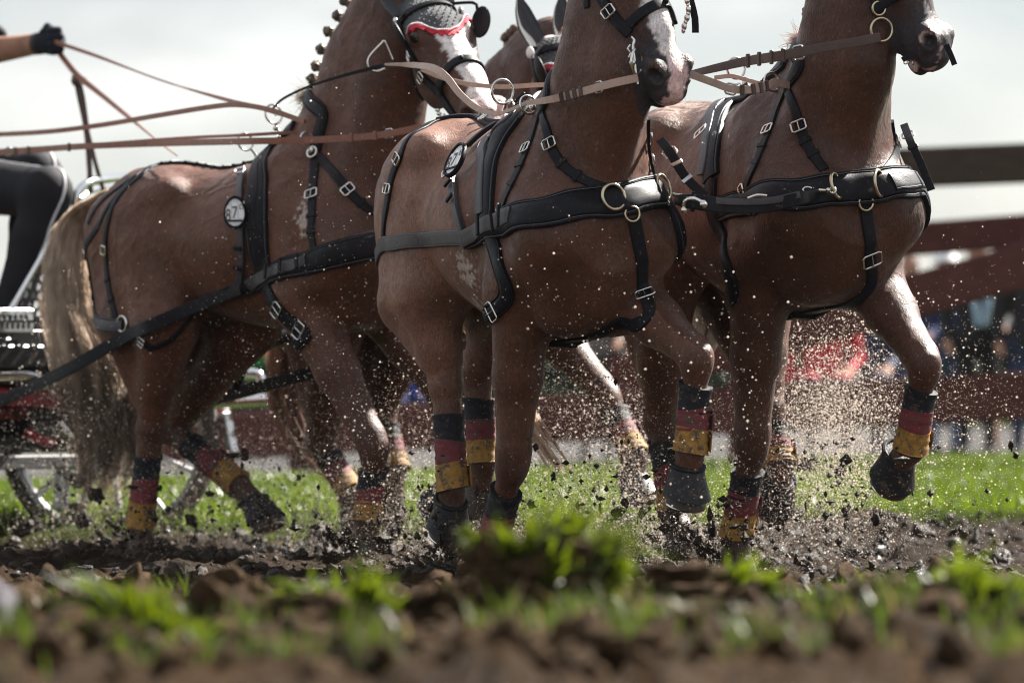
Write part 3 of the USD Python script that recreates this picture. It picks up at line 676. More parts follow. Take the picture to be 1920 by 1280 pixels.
def strap(H, name, pts, w, mt, parent, th=0.005, off=0.001, prof=FLAT, step=0.018, stitch=False, sag=0, label=None):
    """A strap over the horse's surface (H's own coordinates) through photo pixels, or through points of the horse given as ('L', x, y, z)."""
    q = np.array([H.f.project([p[1:]], 0)[0] if p[0] == 'L' else H.f.project([H.hp(*p[1:])], 0)[0] if p[0] == 'H' else H.hit(*p) for p in pts])
    q = spline(q, step)
    if sag != 'free': q = H.f.project(q, off)
    if len(q) > 5:                                            # a strap bridges hollows: ease the path
        for _ in range(3):
            q[1:-1] = 0.5 * q[1:-1] + 0.25 * (q[2:] + q[:-2])
        q = H.f.project(q, off) * 0.6 + q * 0.4
    N = unit_rows(H.f.grad(q, 0.014)); pa = Path(q, N)
    ww = np.broadcast_to(w, len(q)) if np.ndim(w) == 0 else np.interp(np.linspace(0, 1, len(q)), np.linspace(0, 1, len(w)), w)
    rings = np.zeros((len(q), len(prof), 3))
    for j, (u, hh) in enumerate(prof):
        e = H.f.project(q + pa.B * (u * ww)[:, None], 0.0, 2)
        Ne = unit_rows(H.f.grad(e, 0.016))
        lift = np.where(np.ones(len(q)), off + (hh * th if hh > 0 else -0.006), 0)
        rings[:, j] = e + Ne * lift[:, None]
    o = obj(name, skin(rings), mt, parent, smooth=50, label=label)
    if stitch:
        lines = []
        for u in stitch:
            e = H.f.project(q + pa.B * (u * ww)[:, None], 0.0, 2); Ne = unit_rows(H.f.grad(e, 0.016))
            lines.append(tube(e + Ne * (off + th * 1.02), 0.0011, 4))
        obj('stitching', join(lines), M['thread'], o, smooth=True)
    pa.P = q + N * (off + th); return pa, o

def ribbon(name, pts, w, mt, parent=None, th=0.004, up=(0, 0, 1), twist=None, step=0.02, **kw):
    """A free strap through world points: its flat side turned by the given up directions."""
    q = spline(pts, step); T = tangents(q)
    ups = np.asarray(up, float)
    ups = np.broadcast_to(ups, (len(q), 3)) if ups.ndim == 1 else np.stack([np.interp(np.linspace(0, 1, len(q)), np.linspace(0, 1, len(ups)), ups[:, k]) for k in range(3)], 1)
    B = unit_rows(ups - T * (ups * T).sum(1, keepdims=True)); N = unit_rows(np.cross(B, T))
    ww = np.broadcast_to(w, len(q)) if np.ndim(w) == 0 else np.interp(np.linspace(0, 1, len(q)), np.linspace(0, 1, len(w)), w)
    pr = [(-0.5, -0.35), (-0.5, 0.35), (-0.42, 0.5), (0.42, 0.5), (0.5, 0.35), (0.5, -0.35), (0.42, -0.5), (-0.42, -0.5)]
    rings = np.stack([q + B * (u * ww)[:, None] + N * (h * th) for u, h in pr], 1)
    o = obj(name, skin(rings), mt, parent, smooth=50, **kw)
    return Path(q, N), o

def buckle(H, pa, t, w, parent, name='buckle', mt='steel', lift=0.004):
    c, R = pa.at(t); hw, hl = w * 0.62, max(0.016, w * 0.42); c = c + R[:, 2] * lift
    cor = [(-hl, -hw), (hl, -hw), (hl, hw), (-hl, hw)]; pts = []
    for i in range(4):
        a, b = np.array(cor[i]), np.array(cor[(i + 1) % 4]); pts += [a + (b - a) * q for q in (0.12, 0.5, 0.88)]
    loop = np.array([c + R[:, 0] * p[0] + R[:, 1] * p[1] for p in pts])
    bar_ = tube(np.array([c + R[:, 0] * -hl, c + R[:, 0] * hl * 1.1 + R[:, 2] * 0.003]), 0.0022, 6)
    return obj(name, join([tube(loop, 0.0034, 7, closed=True), bar_]), M[mt], parent, smooth=50)

def keeper(H, pa, t, w, parent, mt='leather', name='keeper'):
    c, R = pa.at(t)
    return obj(name, box((0.015, w * 1.16, 0.009), c - R[:, 2] * 0.002, R, 0.002), M[mt], parent, smooth=30)

def holes(pa, ts, parent, mt='ink'):
    v = []
    for t in ts:
        c, R = pa.at(t); v.append(placed(trimesh.creation.cylinder(0.0032, 0.0016, sections=10), R, c))
    obj('punch_hole', join(v), M[mt], parent)

def rring(H, c, n, Rr, parent, name='ring', r=0.0042, mt='steel', squash=1.0):
    return obj(name, ring(c, n, Rr, r, squash=squash), M[mt], parent, smooth=60)

def camdir(H): return unit(np.array([0, -1.0, 0.05]) @ H.R)

def terret(H, px, py, base, Rr, parent, tilt=(0.55, -0.8, 0.2)):
    """A rein ring on a short post screwed into the pad; base is a pixel on the pad."""
    b = H.hit(*base); n = unit(np.array(tilt) @ H.R); o, d = H.ray(px, py)
    c = o + d * ((b - o) @ unit(d) / np.linalg.norm(d)); n0 = unit(H.f.grad([b], 0.015)[0])
    dirn = unit(c - b)
    parts = [ring(c, n, Rr, 0.0042), tube(np.array([b - n0 * 0.004, b + n0 * 0.012, c - dirn * Rr]), 0.0055, 8), ball(b + n0 * 0.012, 0.011, 2)]
    return obj('terret', join(parts), M['steel'], parent, smooth=60)

def plaque(H, parent, c, R, w, h, text):
    """An oval number plate in a leather surround; R: columns right, up, out."""
    a = np.linspace(0, 2 * np.pi, 40, endpoint=False)
    el = lambda s, z: np.stack([w / 2 * s * np.cos(a) * (1 - 0.10 * np.sin(a)), h / 2 * s * np.sin(a), np.full(40, z)], 1)
    back = obj('number_plaque', placed(skin(np.array([el(0.97, -0.004), el(1.0, 0.0), el(1.0, 0.008), el(0.93, 0.013), el(0.84, 0.011), el(0.80, 0.004)])), R, c), M['leather'], parent, smooth=40)
    obj('plate', placed(skin(np.array([el(0.81, 0.001), el(0.81, 0.0062)])), R, c), M['plate'], back)
    n = len(text); cw = w * 0.235
    for i, ch in enumerate(text):
        x = (i - (n - 1) / 2) * cw * 1.22
        top = h * (0.24 if i == 0 else 0.29); lo = -h * 0.22
        obj('number_slip', placed(box((cw * 1.08, top - lo, 0.002), (x, (top + lo) / 2 + (i - 1) * h * 0.03, 0.0076), None, 0.0008), R, c), M['white_cord'], back)
        big = i < n - 1; hh = h * (0.34 if big else 0.15)
        tm = meshkit.text_mesh(ch, hh, 0.0012, bold=big); tv = np.array(tm.vertices); tv -= (tv.max(0) + tv.min(0)) / 2 * (1, 1, 0)
        if big: tv[:, 0] *= 0.60
        obj('digit' if big else 'letter', placed((tv + (x, 0.01 * (i - 1) + (0 if big else h * 0.08), 0.0088), np.array(tm.faces)), R, c), M['ink'], back)
    obj('plate_ledge', placed(box((w * 0.66, 0.006, 0.004), (0, -h * 0.25, 0.008)), R, c), M['leather'], back)

def logo(H, pa, t, parent, v=-0.004):
    c, R = pa.at(t); Rm = np.stack([R[:, 0], np.cross(R[:, 2], R[:, 0]), R[:, 2]], 1)
    if (Rm @ np.array([0, 1.0, 0]))[2] < 0: Rm[:, :2] *= -1
    c = c + Rm[:, 1] * v + Rm[:, 2] * 0.002
    a = np.linspace(0, 2 * np.pi, 44, endpoint=False); e = 0.3
    lp = np.stack([0.036 * np.sign(np.cos(a)) * np.abs(np.cos(a)) ** e, 0.0105 * np.sign(np.sin(a)) * np.abs(np.sin(a)) ** (e * 1.4), np.full(44, 0.0012)], 1)
    badge = obj('maker_badge', placed(skin(np.array([lp * (1, 1, -2.0), lp * (1, 1, 0.6), lp * (0.9, 0.9, 0.7)])), Rm, c), M['leather'], parent)
    obj('edging', placed(tube(lp, 0.0011, 5, closed=True), Rm, c), M['logo_yellow'], badge)
    tm = meshkit.text_mesh('SAKM', 0.0135, 0.0012, bold=True); tv = np.array(tm.vertices); tv -= (tv.max(0) + tv.min(0)) / 2 * (1, 1, 0); tv[:, 0] *= 0.050 / np.ptp(tv[:, 0])
    obj('lettering', placed((tv + (0, 0, 0.0012), np.array(tm.faces)), Rm, c), M['logo_red'], badge)

def hook(c, R, parent, L=0.055, name='snap_hook'):
    """A steel quick-release snap lying along R's first column."""
    f = lambda x, y, z: np.asarray(c) + R @ np.array([x, y, z])
    parts = [tube([f(-L * 0.5, 0, 0.004), f(L * 0.15, 0, 0.006)], [0.004, 0.008], 8), tube(spline([f(L * 0.15, 0, .006), f(L * 0.45, 0.008, .006), f(L * 0.62, 0, .006), f(L * 0.45, -0.009, .006), f(L * 0.2, -0.006, .006)], n=14), 0.0032, 7),
             ball(f(-L * 0.55, 0, 0.005), 0.009, 2), ring(f(-L * 0.75, 0, 0.006), R[:, 2], 0.010, 0.0028, m=16, k=6)]
    return obj(name, join(parts), M['steel'], parent, smooth=60)

def harness(H, label):
    return thing('driving_harness', label, 'harness', H.loc, H.rz)

# ---- harness of the rear near horse
hA = harness(A, 'black leather harness with steel rings and oval plate 87 D on rear near horse')
Lm = M['leather']
pa, o = strap(A, 'saddle_pad', [(553, 237), (522, 250), (500, 285), (486, 340), (482, 410), (488, 480), (500, 535)], [0.06, 0.085, 0.10, 0.10, 0.085], Lm, hA, th=0.010, prof=PAD, stitch=(-0.4, 0.4))
pb, o = strap(A, 'saddle_strap', [(520, 252), (498, 288), (480, 345), (472, 400), (473, 430)], 0.05, Lm, hA, th=0.005, off=0.014)
terret(A, 513, 214, (522, 244), 0.036, hA); terret(A, 460, 266, (488, 300), 0.032, hA)
pa, o = strap(A, 'back_strap', [(470, 283), (430, 300), (380, 303), (330, 304), (300, 309)], 0.035, Lm, hA, th=0.010)
for t in np.linspace(0.08, 0.92, 9): keeper(A, pa, t, 0.040, o)
p3, o = strap(A, 'hip_strap', [(300, 308), (262, 332), (226, 364), (206, 405), (198, 450), (200, 500), (205, 540), (213, 575), (217, 600)], 0.030, Lm, hA, th=0.006)
buckle(A, p3, 0.66, 0.034, o); [keeper(A, p3, t, 0.03, o) for t in (0.80, 0.90)]
p2, o = strap(A, 'hip_strap', [(285, 314), (240, 345), (205, 385), (182, 430), (162, 474), (152, 520), (156, 555), (168, 590)], 0.028, Lm, hA, th=0.006)
buckle(A, p2, 0.70, 0.032, o); [keeper(A, p2, t, 0.03, o) for t in (0.82, 0.92)]
p1, o = strap(A, 'crupper_strap', [(292, 309), (245, 336), (205, 365), (180, 392), (166, 420)], 0.024, Lm, hA, th=0.006)
pa, o = strap(A, 'breeching', [(172, 596), (185, 606), (205, 611), (232, 612)], [0.05, 0.058, 0.055], M['worn_leather'], hA, th=0.009, prof=PAD)
c = A.hit(234, 607); n = unit(A.f.grad([c], .015)[0]); rring(A, c + n * 0.012, n, 0.029, hA, 'breeching_ring', 0.005)
pa, o = strap(A, 'holdback_strap', [(238, 615), (256, 630), (275, 646), (286, 655)], 0.028, Lm, hA, th=0.006); buckle(A, pa, 0.7, 0.03, o)
pa, o = strap(A, 'holdback_strap', [(280, 652), (315, 640), (345, 610), (362, 580), (385, 556), (430, 540)], 0.018, Lm, hA, th=0.006)
# breast collar and trace
bc, o = strap(A, 'breast_collar', [(452, 541), (500, 520), (560, 497), (640, 474), (700, 460), (760, 446), (815, 440), ('L', 0.44, 0.03, 1.14), ('L', 0.30, 0.2, 1.12), ('L', 0.0, 0.28, 1.05)], [0.06, 0.09, 0.105, 0.105, 0.10, 0.08], Lm, hA, th=0.011, prof=PAD, stitch=(-0.4, 0.4))
b2, o2 = strap(A, 'trace_end', [(470, 533), (510, 515), (550, 500), (580, 489)], 0.045, M['worn_leather'], o, th=0.006, off=0.016)
[keeper(A, b2, t, 0.05, o2) for t in (0.45, 0.7, 0.92)]; holes(b2, (0.12, 0.28), o2)
for i, (u0, u1) in enumerate((((452, 540), (0, 752)),)):
    a0 = A.W(A.hit(*u0)); pts = [a0 + V(0, -.02, 0)] + [A.W(A.hit(*z_)) + V(0, -0.035, 0) for z_ in ((410, 557), (340, 586), (280, 612), (235, 632))] + [P(120, 696, 19.25), P(0, 752, 19.75), P(-60, 778, 20.0)]
    tr, o = ribbon('trace', [A.L(p) for p in pts], 0.048, Lm, hA, th=0.010)
pts = [P(615, 690, 19.0), P(520, 716, 19.4), P(420, 744, 19.85), P(355, 758, 20.2)]
# neck strap
pa, o = strap(A, 'neck_strap', [('L', 0.06, 0.05, 1.62), (607, 212), (600, 245), (592, 284)], [0.05, 0.058, 0.05], Lm, hA, th=0.010, prof=PAD)
c = A.hit(589, 288); n = unit(A.f.grad([c], .015)[0]); rring(A, c + n * 0.014, n, 0.020, hA, 'junction_ring', 0.005); terret(A, 576, 263, (588, 284), 0.029, hA)
pa, o = strap(A, 'shoulder_strap', [(590, 296), (588, 340), (586, 400), (584, 440), (590, 470), (596, 488)], 0.036, Lm, hA, th=0.007)
buckle(A, pa, 0.40, 0.040, o); [keeper(A, pa, t, 0.038, o) for t in (0.60, 0.74)]
pa, o = strap(A, 'shoulder_strap', [(598, 294), (630, 328), (655, 360), (690, 392), (735, 418), (775, 432)], 0.034, Lm, hA, th=0.007)
buckle(A, pa, 0.42, 0.038, o); [keeper(A, pa, t, 0.036, o) for t in (0.55, 0.68)]
pa, o = strap(A, 'girth', [(498, 535), (512, 565), (540, 600), (575, 632), ('L', 0.0, 0, 0.80), ('L', 0.0, 0.2, 0.9)], 0.06, Lm, hA, th=0.008, prof=PAD)
buckle(A, pa, 0.16, 0.05, o); buckle(A, pa, 0.30, 0.05, o)
# plaque on its own short straps
pa, o = strap(A, 'plaque_strap', [(457, 322), (456, 345), (454, 378)], 0.030, M['worn_leather'], hA, th=0.005, off=0.016)
c = A.hit(457, 328); n = unit(A.f.grad([c], .02)[0]); rring(A, c + n * 0.024, unit(n + V(.5, 0, .3)), 0.018, hA, 'plaque_ring')
pa, o = strap(A, 'plaque_strap', [(455, 425), (456, 470), (455, 505), (448, 542)], 0.029, M['worn_leather'], hA, th=0.006, off=0.014)
[keeper(A, pa, t, 0.033, o) for t in (0.30, 0.58)]
c = A.hit(449, 402); n = unit(A.f.grad([c], .03)[0] * 0.4 + camdir(A) * 0.6); Rp = np.stack([np.cross([0, 0, 1.0], n), [0, 0, 1.0], n], 1); Rp = np.linalg.qr(Rp)[0] * np.sign(np.diag(np.linalg.qr(Rp)[1]))
plaque(A, hA, c + n * 0.045, Rp, 0.088, 0.122, '87D')

# ---- harness of the front near horse
hB = harness(B, 'black leather harness with tilted plate 87 B and thick breast collar on foremost horse')
pa, o = strap(B, 'saddle_pad', [('L', -0.15, 0.12, 1.55), (992, 193), (965, 224), (938, 256), (922, 300), (915, 360), (914, 425)], [0.08, 0.095, 0.10, 0.10, 0.09], Lm, hB, th=0.012, prof=PAD, stitch=(-0.4, 0.4))
pa, o = strap(B, 'saddle_strap', [(975, 206), (948, 236), (920, 264), (912, 310), (908, 360), (908, 402)], 0.052, M['worn_leather'], hB, th=0.006, off=0.017, stitch=(-0.38, 0.38))
terret(B, 942, 172, (962, 196), 0.040, hB, (0.5, -0.85, 0)); terret(B, 990, 197, (1004, 205), 0.030, hB)
pa, o = strap(B, 'back_strap', [(952, 187), (915, 194), (870, 206), (820, 226)], [0.05, 0.05, 0.035], Lm, hB, th=0.009, prof=PAD)
pc, oc = strap(B, 'crupper_pad', [(985, 184), (965, 187), (940, 191), (915, 196)], 0.030, Lm, o, th=0.012, off=0.012)
for t in np.linspace(0.05, 0.95, 7): keeper(B, pc, t, 0.036, oc)
pa, o = strap(B, 'hip_strap', [(860, 210), (820, 224), (785, 246), (757, 280), (737, 325), (727, 380), (721, 430), (718, 460)], 0.034, Lm, hB, th=0.007)
buckle(B, pa, 0.50, 0.036, o); buckle(B, pa, 0.66, 0.036, o)
pa, o = strap(B, 'breeching_trace', [('L', -1.02, -0.05, 1.06), (716, 462), (735, 457), (790, 450), (840, 446), (884, 446)], 0.052, M['worn_leather'], hB, th=0.009, stitch=(-0.4, 0.4))
holes(pa, (0.50, 0.60, 0.70, 0.80), o)
bc, obc = strap(B, 'breast_collar', [(880, 450), (925, 426), (1000, 402), (1080, 384), (1160, 374), (1225, 362), (1275, 352), ('L', 0.36, 0.24, 1.14), ('L', 0.15, 0.27, 1.08)], [0.06, 0.095, 0.115, 0.12, 0.12, 0.11], Lm, hB, th=0.014, prof=PAD, stitch=(-0.4, -0.3, 0.3, 0.4))
logo(B, bc, 0.565, obc)
b2, o2 = strap(B, 'trace_end', [(876, 448), (905, 432), (940, 414), (965, 405)], 0.055, M['worn_leather'], obc, th=0.007, off=0.018)
[keeper(B, b2, t, 0.062, o2) for t in (0.42, 0.70, 0.9)]
pa, o = strap(B, 'neck_strap', [('L', 0.10, 0.10, 1.58), ('L', 0.12, 0.0, 1.63), (1028, 180), (1018, 206)], 0.05, Lm, hB, th=0.010, prof=PAD)
pa, o = strap(B, 'shoulder_strap', [(1014, 206), (1003, 245), (990, 280), (974, 318), (958, 352), (945, 385), (936, 408)], 0.032, Lm, hB, th=0.008)
buckle(B, pa, 0.34, 0.038, o); [keeper(B, pa, t, 0.036, o) for t in (0.50, 0.66)]; buckle(B, pa, 0.90, 0.03, o)
pa, o = strap(B, 'shoulder_strap', [(1018, 208), (1026, 240), (1034, 276), (1050, 304), (1078, 328), (1112, 346), (1150, 356)], 0.032, Lm, hB, th=0.008)
buckle(B, pa, 0.36, 0.038, o); [keeper(B, pa, t, 0.036, o) for t in (0.54, 0.70)]
pa, o = strap(B, 'shoulder_strap', [(1226, 222), (1234, 262), (1244, 305), (1258, 345)], 0.034, Lm, hB, th=0.008)
[buckle(B, pa, t, 0.036, o) for t in (0.3, 0.6)]
y = 16.25
pa, o = ribbon('shoulder_strap', [B.L(p) for p in (P(1238, 262, y + .1), P(1258, 288, y + .05), P(1285, 332, y), P(1322, 368, y - .02))], 0.030, Lm, hB, th=0.006, up=unit(V(1, 0, .4) @ B.R))
[buckle(B, pa, t, 0.034, o) for t in (0.25,)]; [keeper(B, pa, t, 0.034, o, 'steel', 'steel_keeper') for t in (0.45, 0.7)]
for (px, py, R_) in ((1146, 373, 0.041), (1234, 356, 0.040)):
    c = B.hit(px, py); n = unit(B.f.grad([c], .02)[0]); rring(B, c + n * 0.022 + V(0, 0, 0.0), unit(n * .8 + np.array([.55, .2, 0.05])), R_, hB, 'collar_ring', 0.0055, 'brass')
c = B.hit(1252, 378); n = unit(B.f.grad([c], .02)[0]); tdir = unit(np.array([0.9, -0.3, -0.25]) @ B.R); hook(c + n * 0.035, np.stack([tdir, np.cross(n, tdir), n], 1), hB, 0.075)
c = B.hit(1183, 402); n = unit(B.f.grad([c], .02)[0]); rring(B, c + n * 0.014, n, 0.024, hB, 'breast_ring', 0.0042, 'brass')
pa, o = strap(B, 'martingale_strap', [(1188, 408), (1196, 450), (1204, 500), (1210, 550), (1212, 600), ('L', 0.18, 0.0, 0.88), ('L', 0.0, 0.0, 0.8)], 0.042, Lm, hB, th=0.007)
buckle(B, pa, 0.30, 0.05, o)
pa, o = strap(B, 'girth', [(912, 425), (935, 490), (952, 555), ('L', -0.05, -0.15, 0.88), ('L', -0.03, 0.0, 0.82), ('L', -0.05, 0.15, 0.88)], 0.055, Lm, hB, th=0.010, prof=PAD)
buckle(B, pa, 0.4, 0.05, o)
pa, o = strap(B, 'belly_strap', [('L', -0.02, -0.12, 0.86), ('L', 0.06, 0.0, 0.84), ('L', 0.02, 0.12, 0.86)], 0.08, Lm, hB, th=0.02)
for t in (0.3, 0.45, 0.6, 0.75): keeper(B, pa, t, 0.09, o)
# plaque
pa, o = strap(B, 'plaque_strap', [(930, 244), (912, 257), (893, 272), (884, 282)], 0.022, Lm, hB, th=0.008, off=0.02); buckle(B, pa, 0.15, 0.026, o)
c = B.hit(878, 318); n0 = unit(B.f.grad([c], .03)[0]); right = unit(np.array([0.42, -0.62, 0.10]) @ B.R); upv = unit(np.array([0.52, 0.0, 0.85]) @ B.R); n = unit(np.cross(right, upv)); upv = np.cross(n, right)
plaque(B, hB, c + n0 * 0.05, np.stack([right, upv, n], 1), 0.095, 0.13, '87B')
pa, o = strap(B, 'plaque_strap', [(852, 330), (856, 362), (862, 395), (872, 430), (878, 466)], 0.026, M['worn_leather'], hB, th=0.010, off=0.012)
[keeper(B, pa, t, 0.032, o) for t in (0.22, 0.45)]; buckle(B, pa, 0.05, 0.03, o)

# ---- harness of the front far horse
hC = harness(C, 'black leather harness with padded breast collar on the horse lifting its foreleg before the fence')
pa, o = strap(C, 'saddle_pad', [('L', -0.12, 0.1, 1.62), (1478, 112), (1432, 142), (1382, 176), (1350, 214), (1340, 265), (1336, 335)], [0.08, 0.09, 0.085], Lm, hC, th=0.012, prof=PAD, stitch=(-0.4, 0.4))
pa, o = strap(C, 'saddle_strap', [(1400, 160), (1362, 186), (1340, 212), (1332, 255), (1328, 300), (1322, 330)], 0.040, M['worn_leather'], hC, th=0.006, off=0.017)
buckle(C, pa, 0.22, 0.042, o); buckle(C, pa, 0.78, 0.042, o)
terret(C, 1380, 128, (1402, 160), 0.035, hC, (0.5, -0.85, 0)); terret(C, 1448, 154, (1462, 160), 0.031, hC)
bc, obc = strap(C, 'breast_collar', [(1352, 392), (1400, 380), (1480, 366), (1560, 354), (1640, 348), (1700, 342), (1728, 338), ('L', 0.33, 0.24, 1.2), ('L', 0.12, 0.28, 1.12)], [0.08, 0.10, 0.115, 0.12, 0.12, 0.115], Lm, hC, th=0.014, prof=PAD, stitch=(-0.4, -0.3, 0.3, 0.4))
logo(C, bc, 0.525, obc)
cp, oo = strap(C, 'collar_layer', [(1668, 346), (1700, 343), (1724, 339)], 0.065, Lm, obc, th=0.006, off=0.02, stitch=(-0.4, 0.4))
pa, o = strap(C, 'neck_strap', [('L', 0.10, 0.10, 1.66), ('L', 0.1, 0.0, 1.70), (1502, 112), (1476, 166)], [0.05, 0.055, 0.05], Lm, hC, th=0.010, prof=PAD)
pa, o = strap(C, 'shoulder_strap', [(1474, 168), (1458, 205), (1444, 244), (1428, 282), (1414, 318), (1402, 345), (1388, 368)], 0.032, Lm, hC, th=0.008)
buckle(C, pa, 0.36, 0.038, o); [keeper(C, pa, t, 0.036, o) for t in (0.50, 0.64)]; buckle(C, pa, 0.92, 0.03, o)
pa, o = strap(C, 'shoulder_strap', [(1478, 168), (1490, 200), (1498, 232), (1508, 262), (1526, 292), (1546, 320)], 0.034, Lm, hC, th=0.008)
buckle(C, pa, 0.46, 0.040, o); [keeper(C, pa, t, 0.038, o) for t in (0.62, 0.78)]
pa, o = strap(C, 'shoulder_strap', [(1684, 226), (1686, 262), (1676, 296), (1656, 326)], 0.030, Lm, hC, th=0.008); buckle(C, pa, 0.25, 0.034, o)
pa, o = ribbon('shoulder_strap', [C.L(p) for p in (P(1695, 234, 16.75), P(1708, 268, 16.65), P(1726, 306, 16.6), P(1746, 356, 16.55))], 0.026, Lm, hC, th=0.007, up=unit(V(1, 0, .4) @ C.R)); buckle(C, pa, 0.2, 0.03, o); keeper(C, pa, 0.45, 0.03, o)
for (px, py, R_) in ((1564, 352, 0.041), (1644, 346, 0.042)):
    c = C.hit(px, py); n = unit(C.f.grad([c], .02)[0]); rring(C, c + n * 0.022, unit(n * .8 + np.array([-.1, .7, 0])), R_, hC, 'collar_ring', 0.0055, 'brass')
c = C.hit(1530, 364); n = unit(C.f.grad([c], .02)[0]); tdir = unit(np.array([-0.9, 0.1, 0.02]) @ C.R); hook(c + n * 0.035, np.stack([tdir, np.cross(n, tdir), n], 1), hC, 0.07)
c = C.hit(1620, 380); n = unit(C.f.grad([c], .02)[0]); rring(C, c + n * 0.014, n, 0.025, hC, 'breast_ring', 0.0042, 'brass')
pa, o = strap(C, 'martingale_strap', [(1622, 384), (1627, 420), (1631, 478), (1632, 540), ('L', 0.18, 0.0, 0.95), ('L', 0.0, 0.0, 0.88)], 0.042, Lm, hC, th=0.007)
buckle(C, pa, 0.26, 0.055, o)
pa, o = strap(C, 'girth', [(1336, 335), (1345, 420), (1372, 520), ('L', -0.05, 0.0, 0.9), ('L', -0.05, 0.15, 0.95)], 0.055, Lm, hC, th=0.010, prof=PAD)
pa, o = strap(C, 'belly_strap', [('L', -0.02, -0.12, 0.92), ('L', 0.06, 0.0, 0.9), ('L', 0.02, 0.12, 0.92)], 0.07, Lm, hC, th=0.02)
for t in (0.4, 0.6): keeper(C, pa, t, 0.08, o)
# the strap that couples the two front horses
cs = thing('coupling_strap', 'thick black coupling strap with steel snaps between the two front breast collars', 'strap', P(1400, 380, 16.15))
l0 = P(1400, 380, 16.15)
pts = [B.W(B.hit(1262, 376)) + V(0.01, -.05, 0), P(1300, 378, 16.0), P(1360, 385, 16.05), P(1440, 384, 16.15), P(1500, 372, 16.15), C.W(C.hit(1530, 362)) + V(0, -.04, 0)]
pa, o = ribbon('doubled_leather', [p - l0 for p in pts], [0.03, 0.045, 0.05, 0.05, 0.04, 0.03], Lm, cs, th=0.016)
ribbon('upper_layer', [p - l0 + V(0, -.012, 0.012) for p in pts[1:5]], 0.022, M['worn_leather'], cs, th=0.010)
[keeper(None, pa, t, 0.055, o) for t in (0.3, 0.42, 0.58)]
obj('steel_clasp', join([tube(spline([P(1282, 395, 15.95) - l0, P(1284, 376, 15.94) - l0, P(1300, 372, 15.94) - l0, P(1318, 380, 15.94) - l0], n=10), 0.006, 8), ball(P(1319, 383, 15.93) - l0, 0.013, 2), ball(P(1282, 394, 15.94) - l0, 0.010, 2)]), M['steel'], cs)
obj('steel_tongue', tube(spline([P(1402, 372, 16.08) - l0, P(1420, 366, 16.08) - l0, P(1438, 367, 16.08) - l0], n=8), 0.0045, 7), M['steel'], cs)

# ---- harness of the rear far horse: its inner trace, pad and girth
hD = harness(D, 'black harness of the rear far horse, its long trace running back under the bellies')
strap(D, 'saddle_pad', [('L', -0.16, 0.0, 1.55), ('L', -0.16, -0.25, 1.3), ('L', -0.14, -0.28, 1.0), ('L', -0.1, -0.2, 0.85), ('L', -0.06, 0.0, 0.8), ('L', -0.1, 0.2, 0.85), ('L', -0.16, 0.25, 1.3)], 0.09, Lm, hD, th=0.012, prof=PAD)
strap(D, 'breast_collar', [('L', -0.1, -0.28, 1.0), ('L', 0.2, -0.26, 1.1), ('L', 0.42, -0.12, 1.16), ('L', 0.45, 0, 1.16), ('L', 0.42, 0.12, 1.16), ('L', 0.2, 0.26, 1.1)], 0.10, Lm, hD, th=0.012, prof=PAD)
ribbon('trace', [D.L(p) for p in (P(640, 684, 18.95), P(600, 695, 19.1), P(520, 716, 19.4), P(420, 744, 19.85), P(355, 760, 20.2), P(320, 768, 20.35))], 0.048, Lm, hD, th=0.010)
ribbon('trace_carrier', [D.L(p) for p in (P(470, 640, 19.5), P(462, 680, 19.55), P(440, 730, 19.65))], 0.03, Lm, hD, th=0.006, up=unit(V(1, 0, 0) @ D.R))

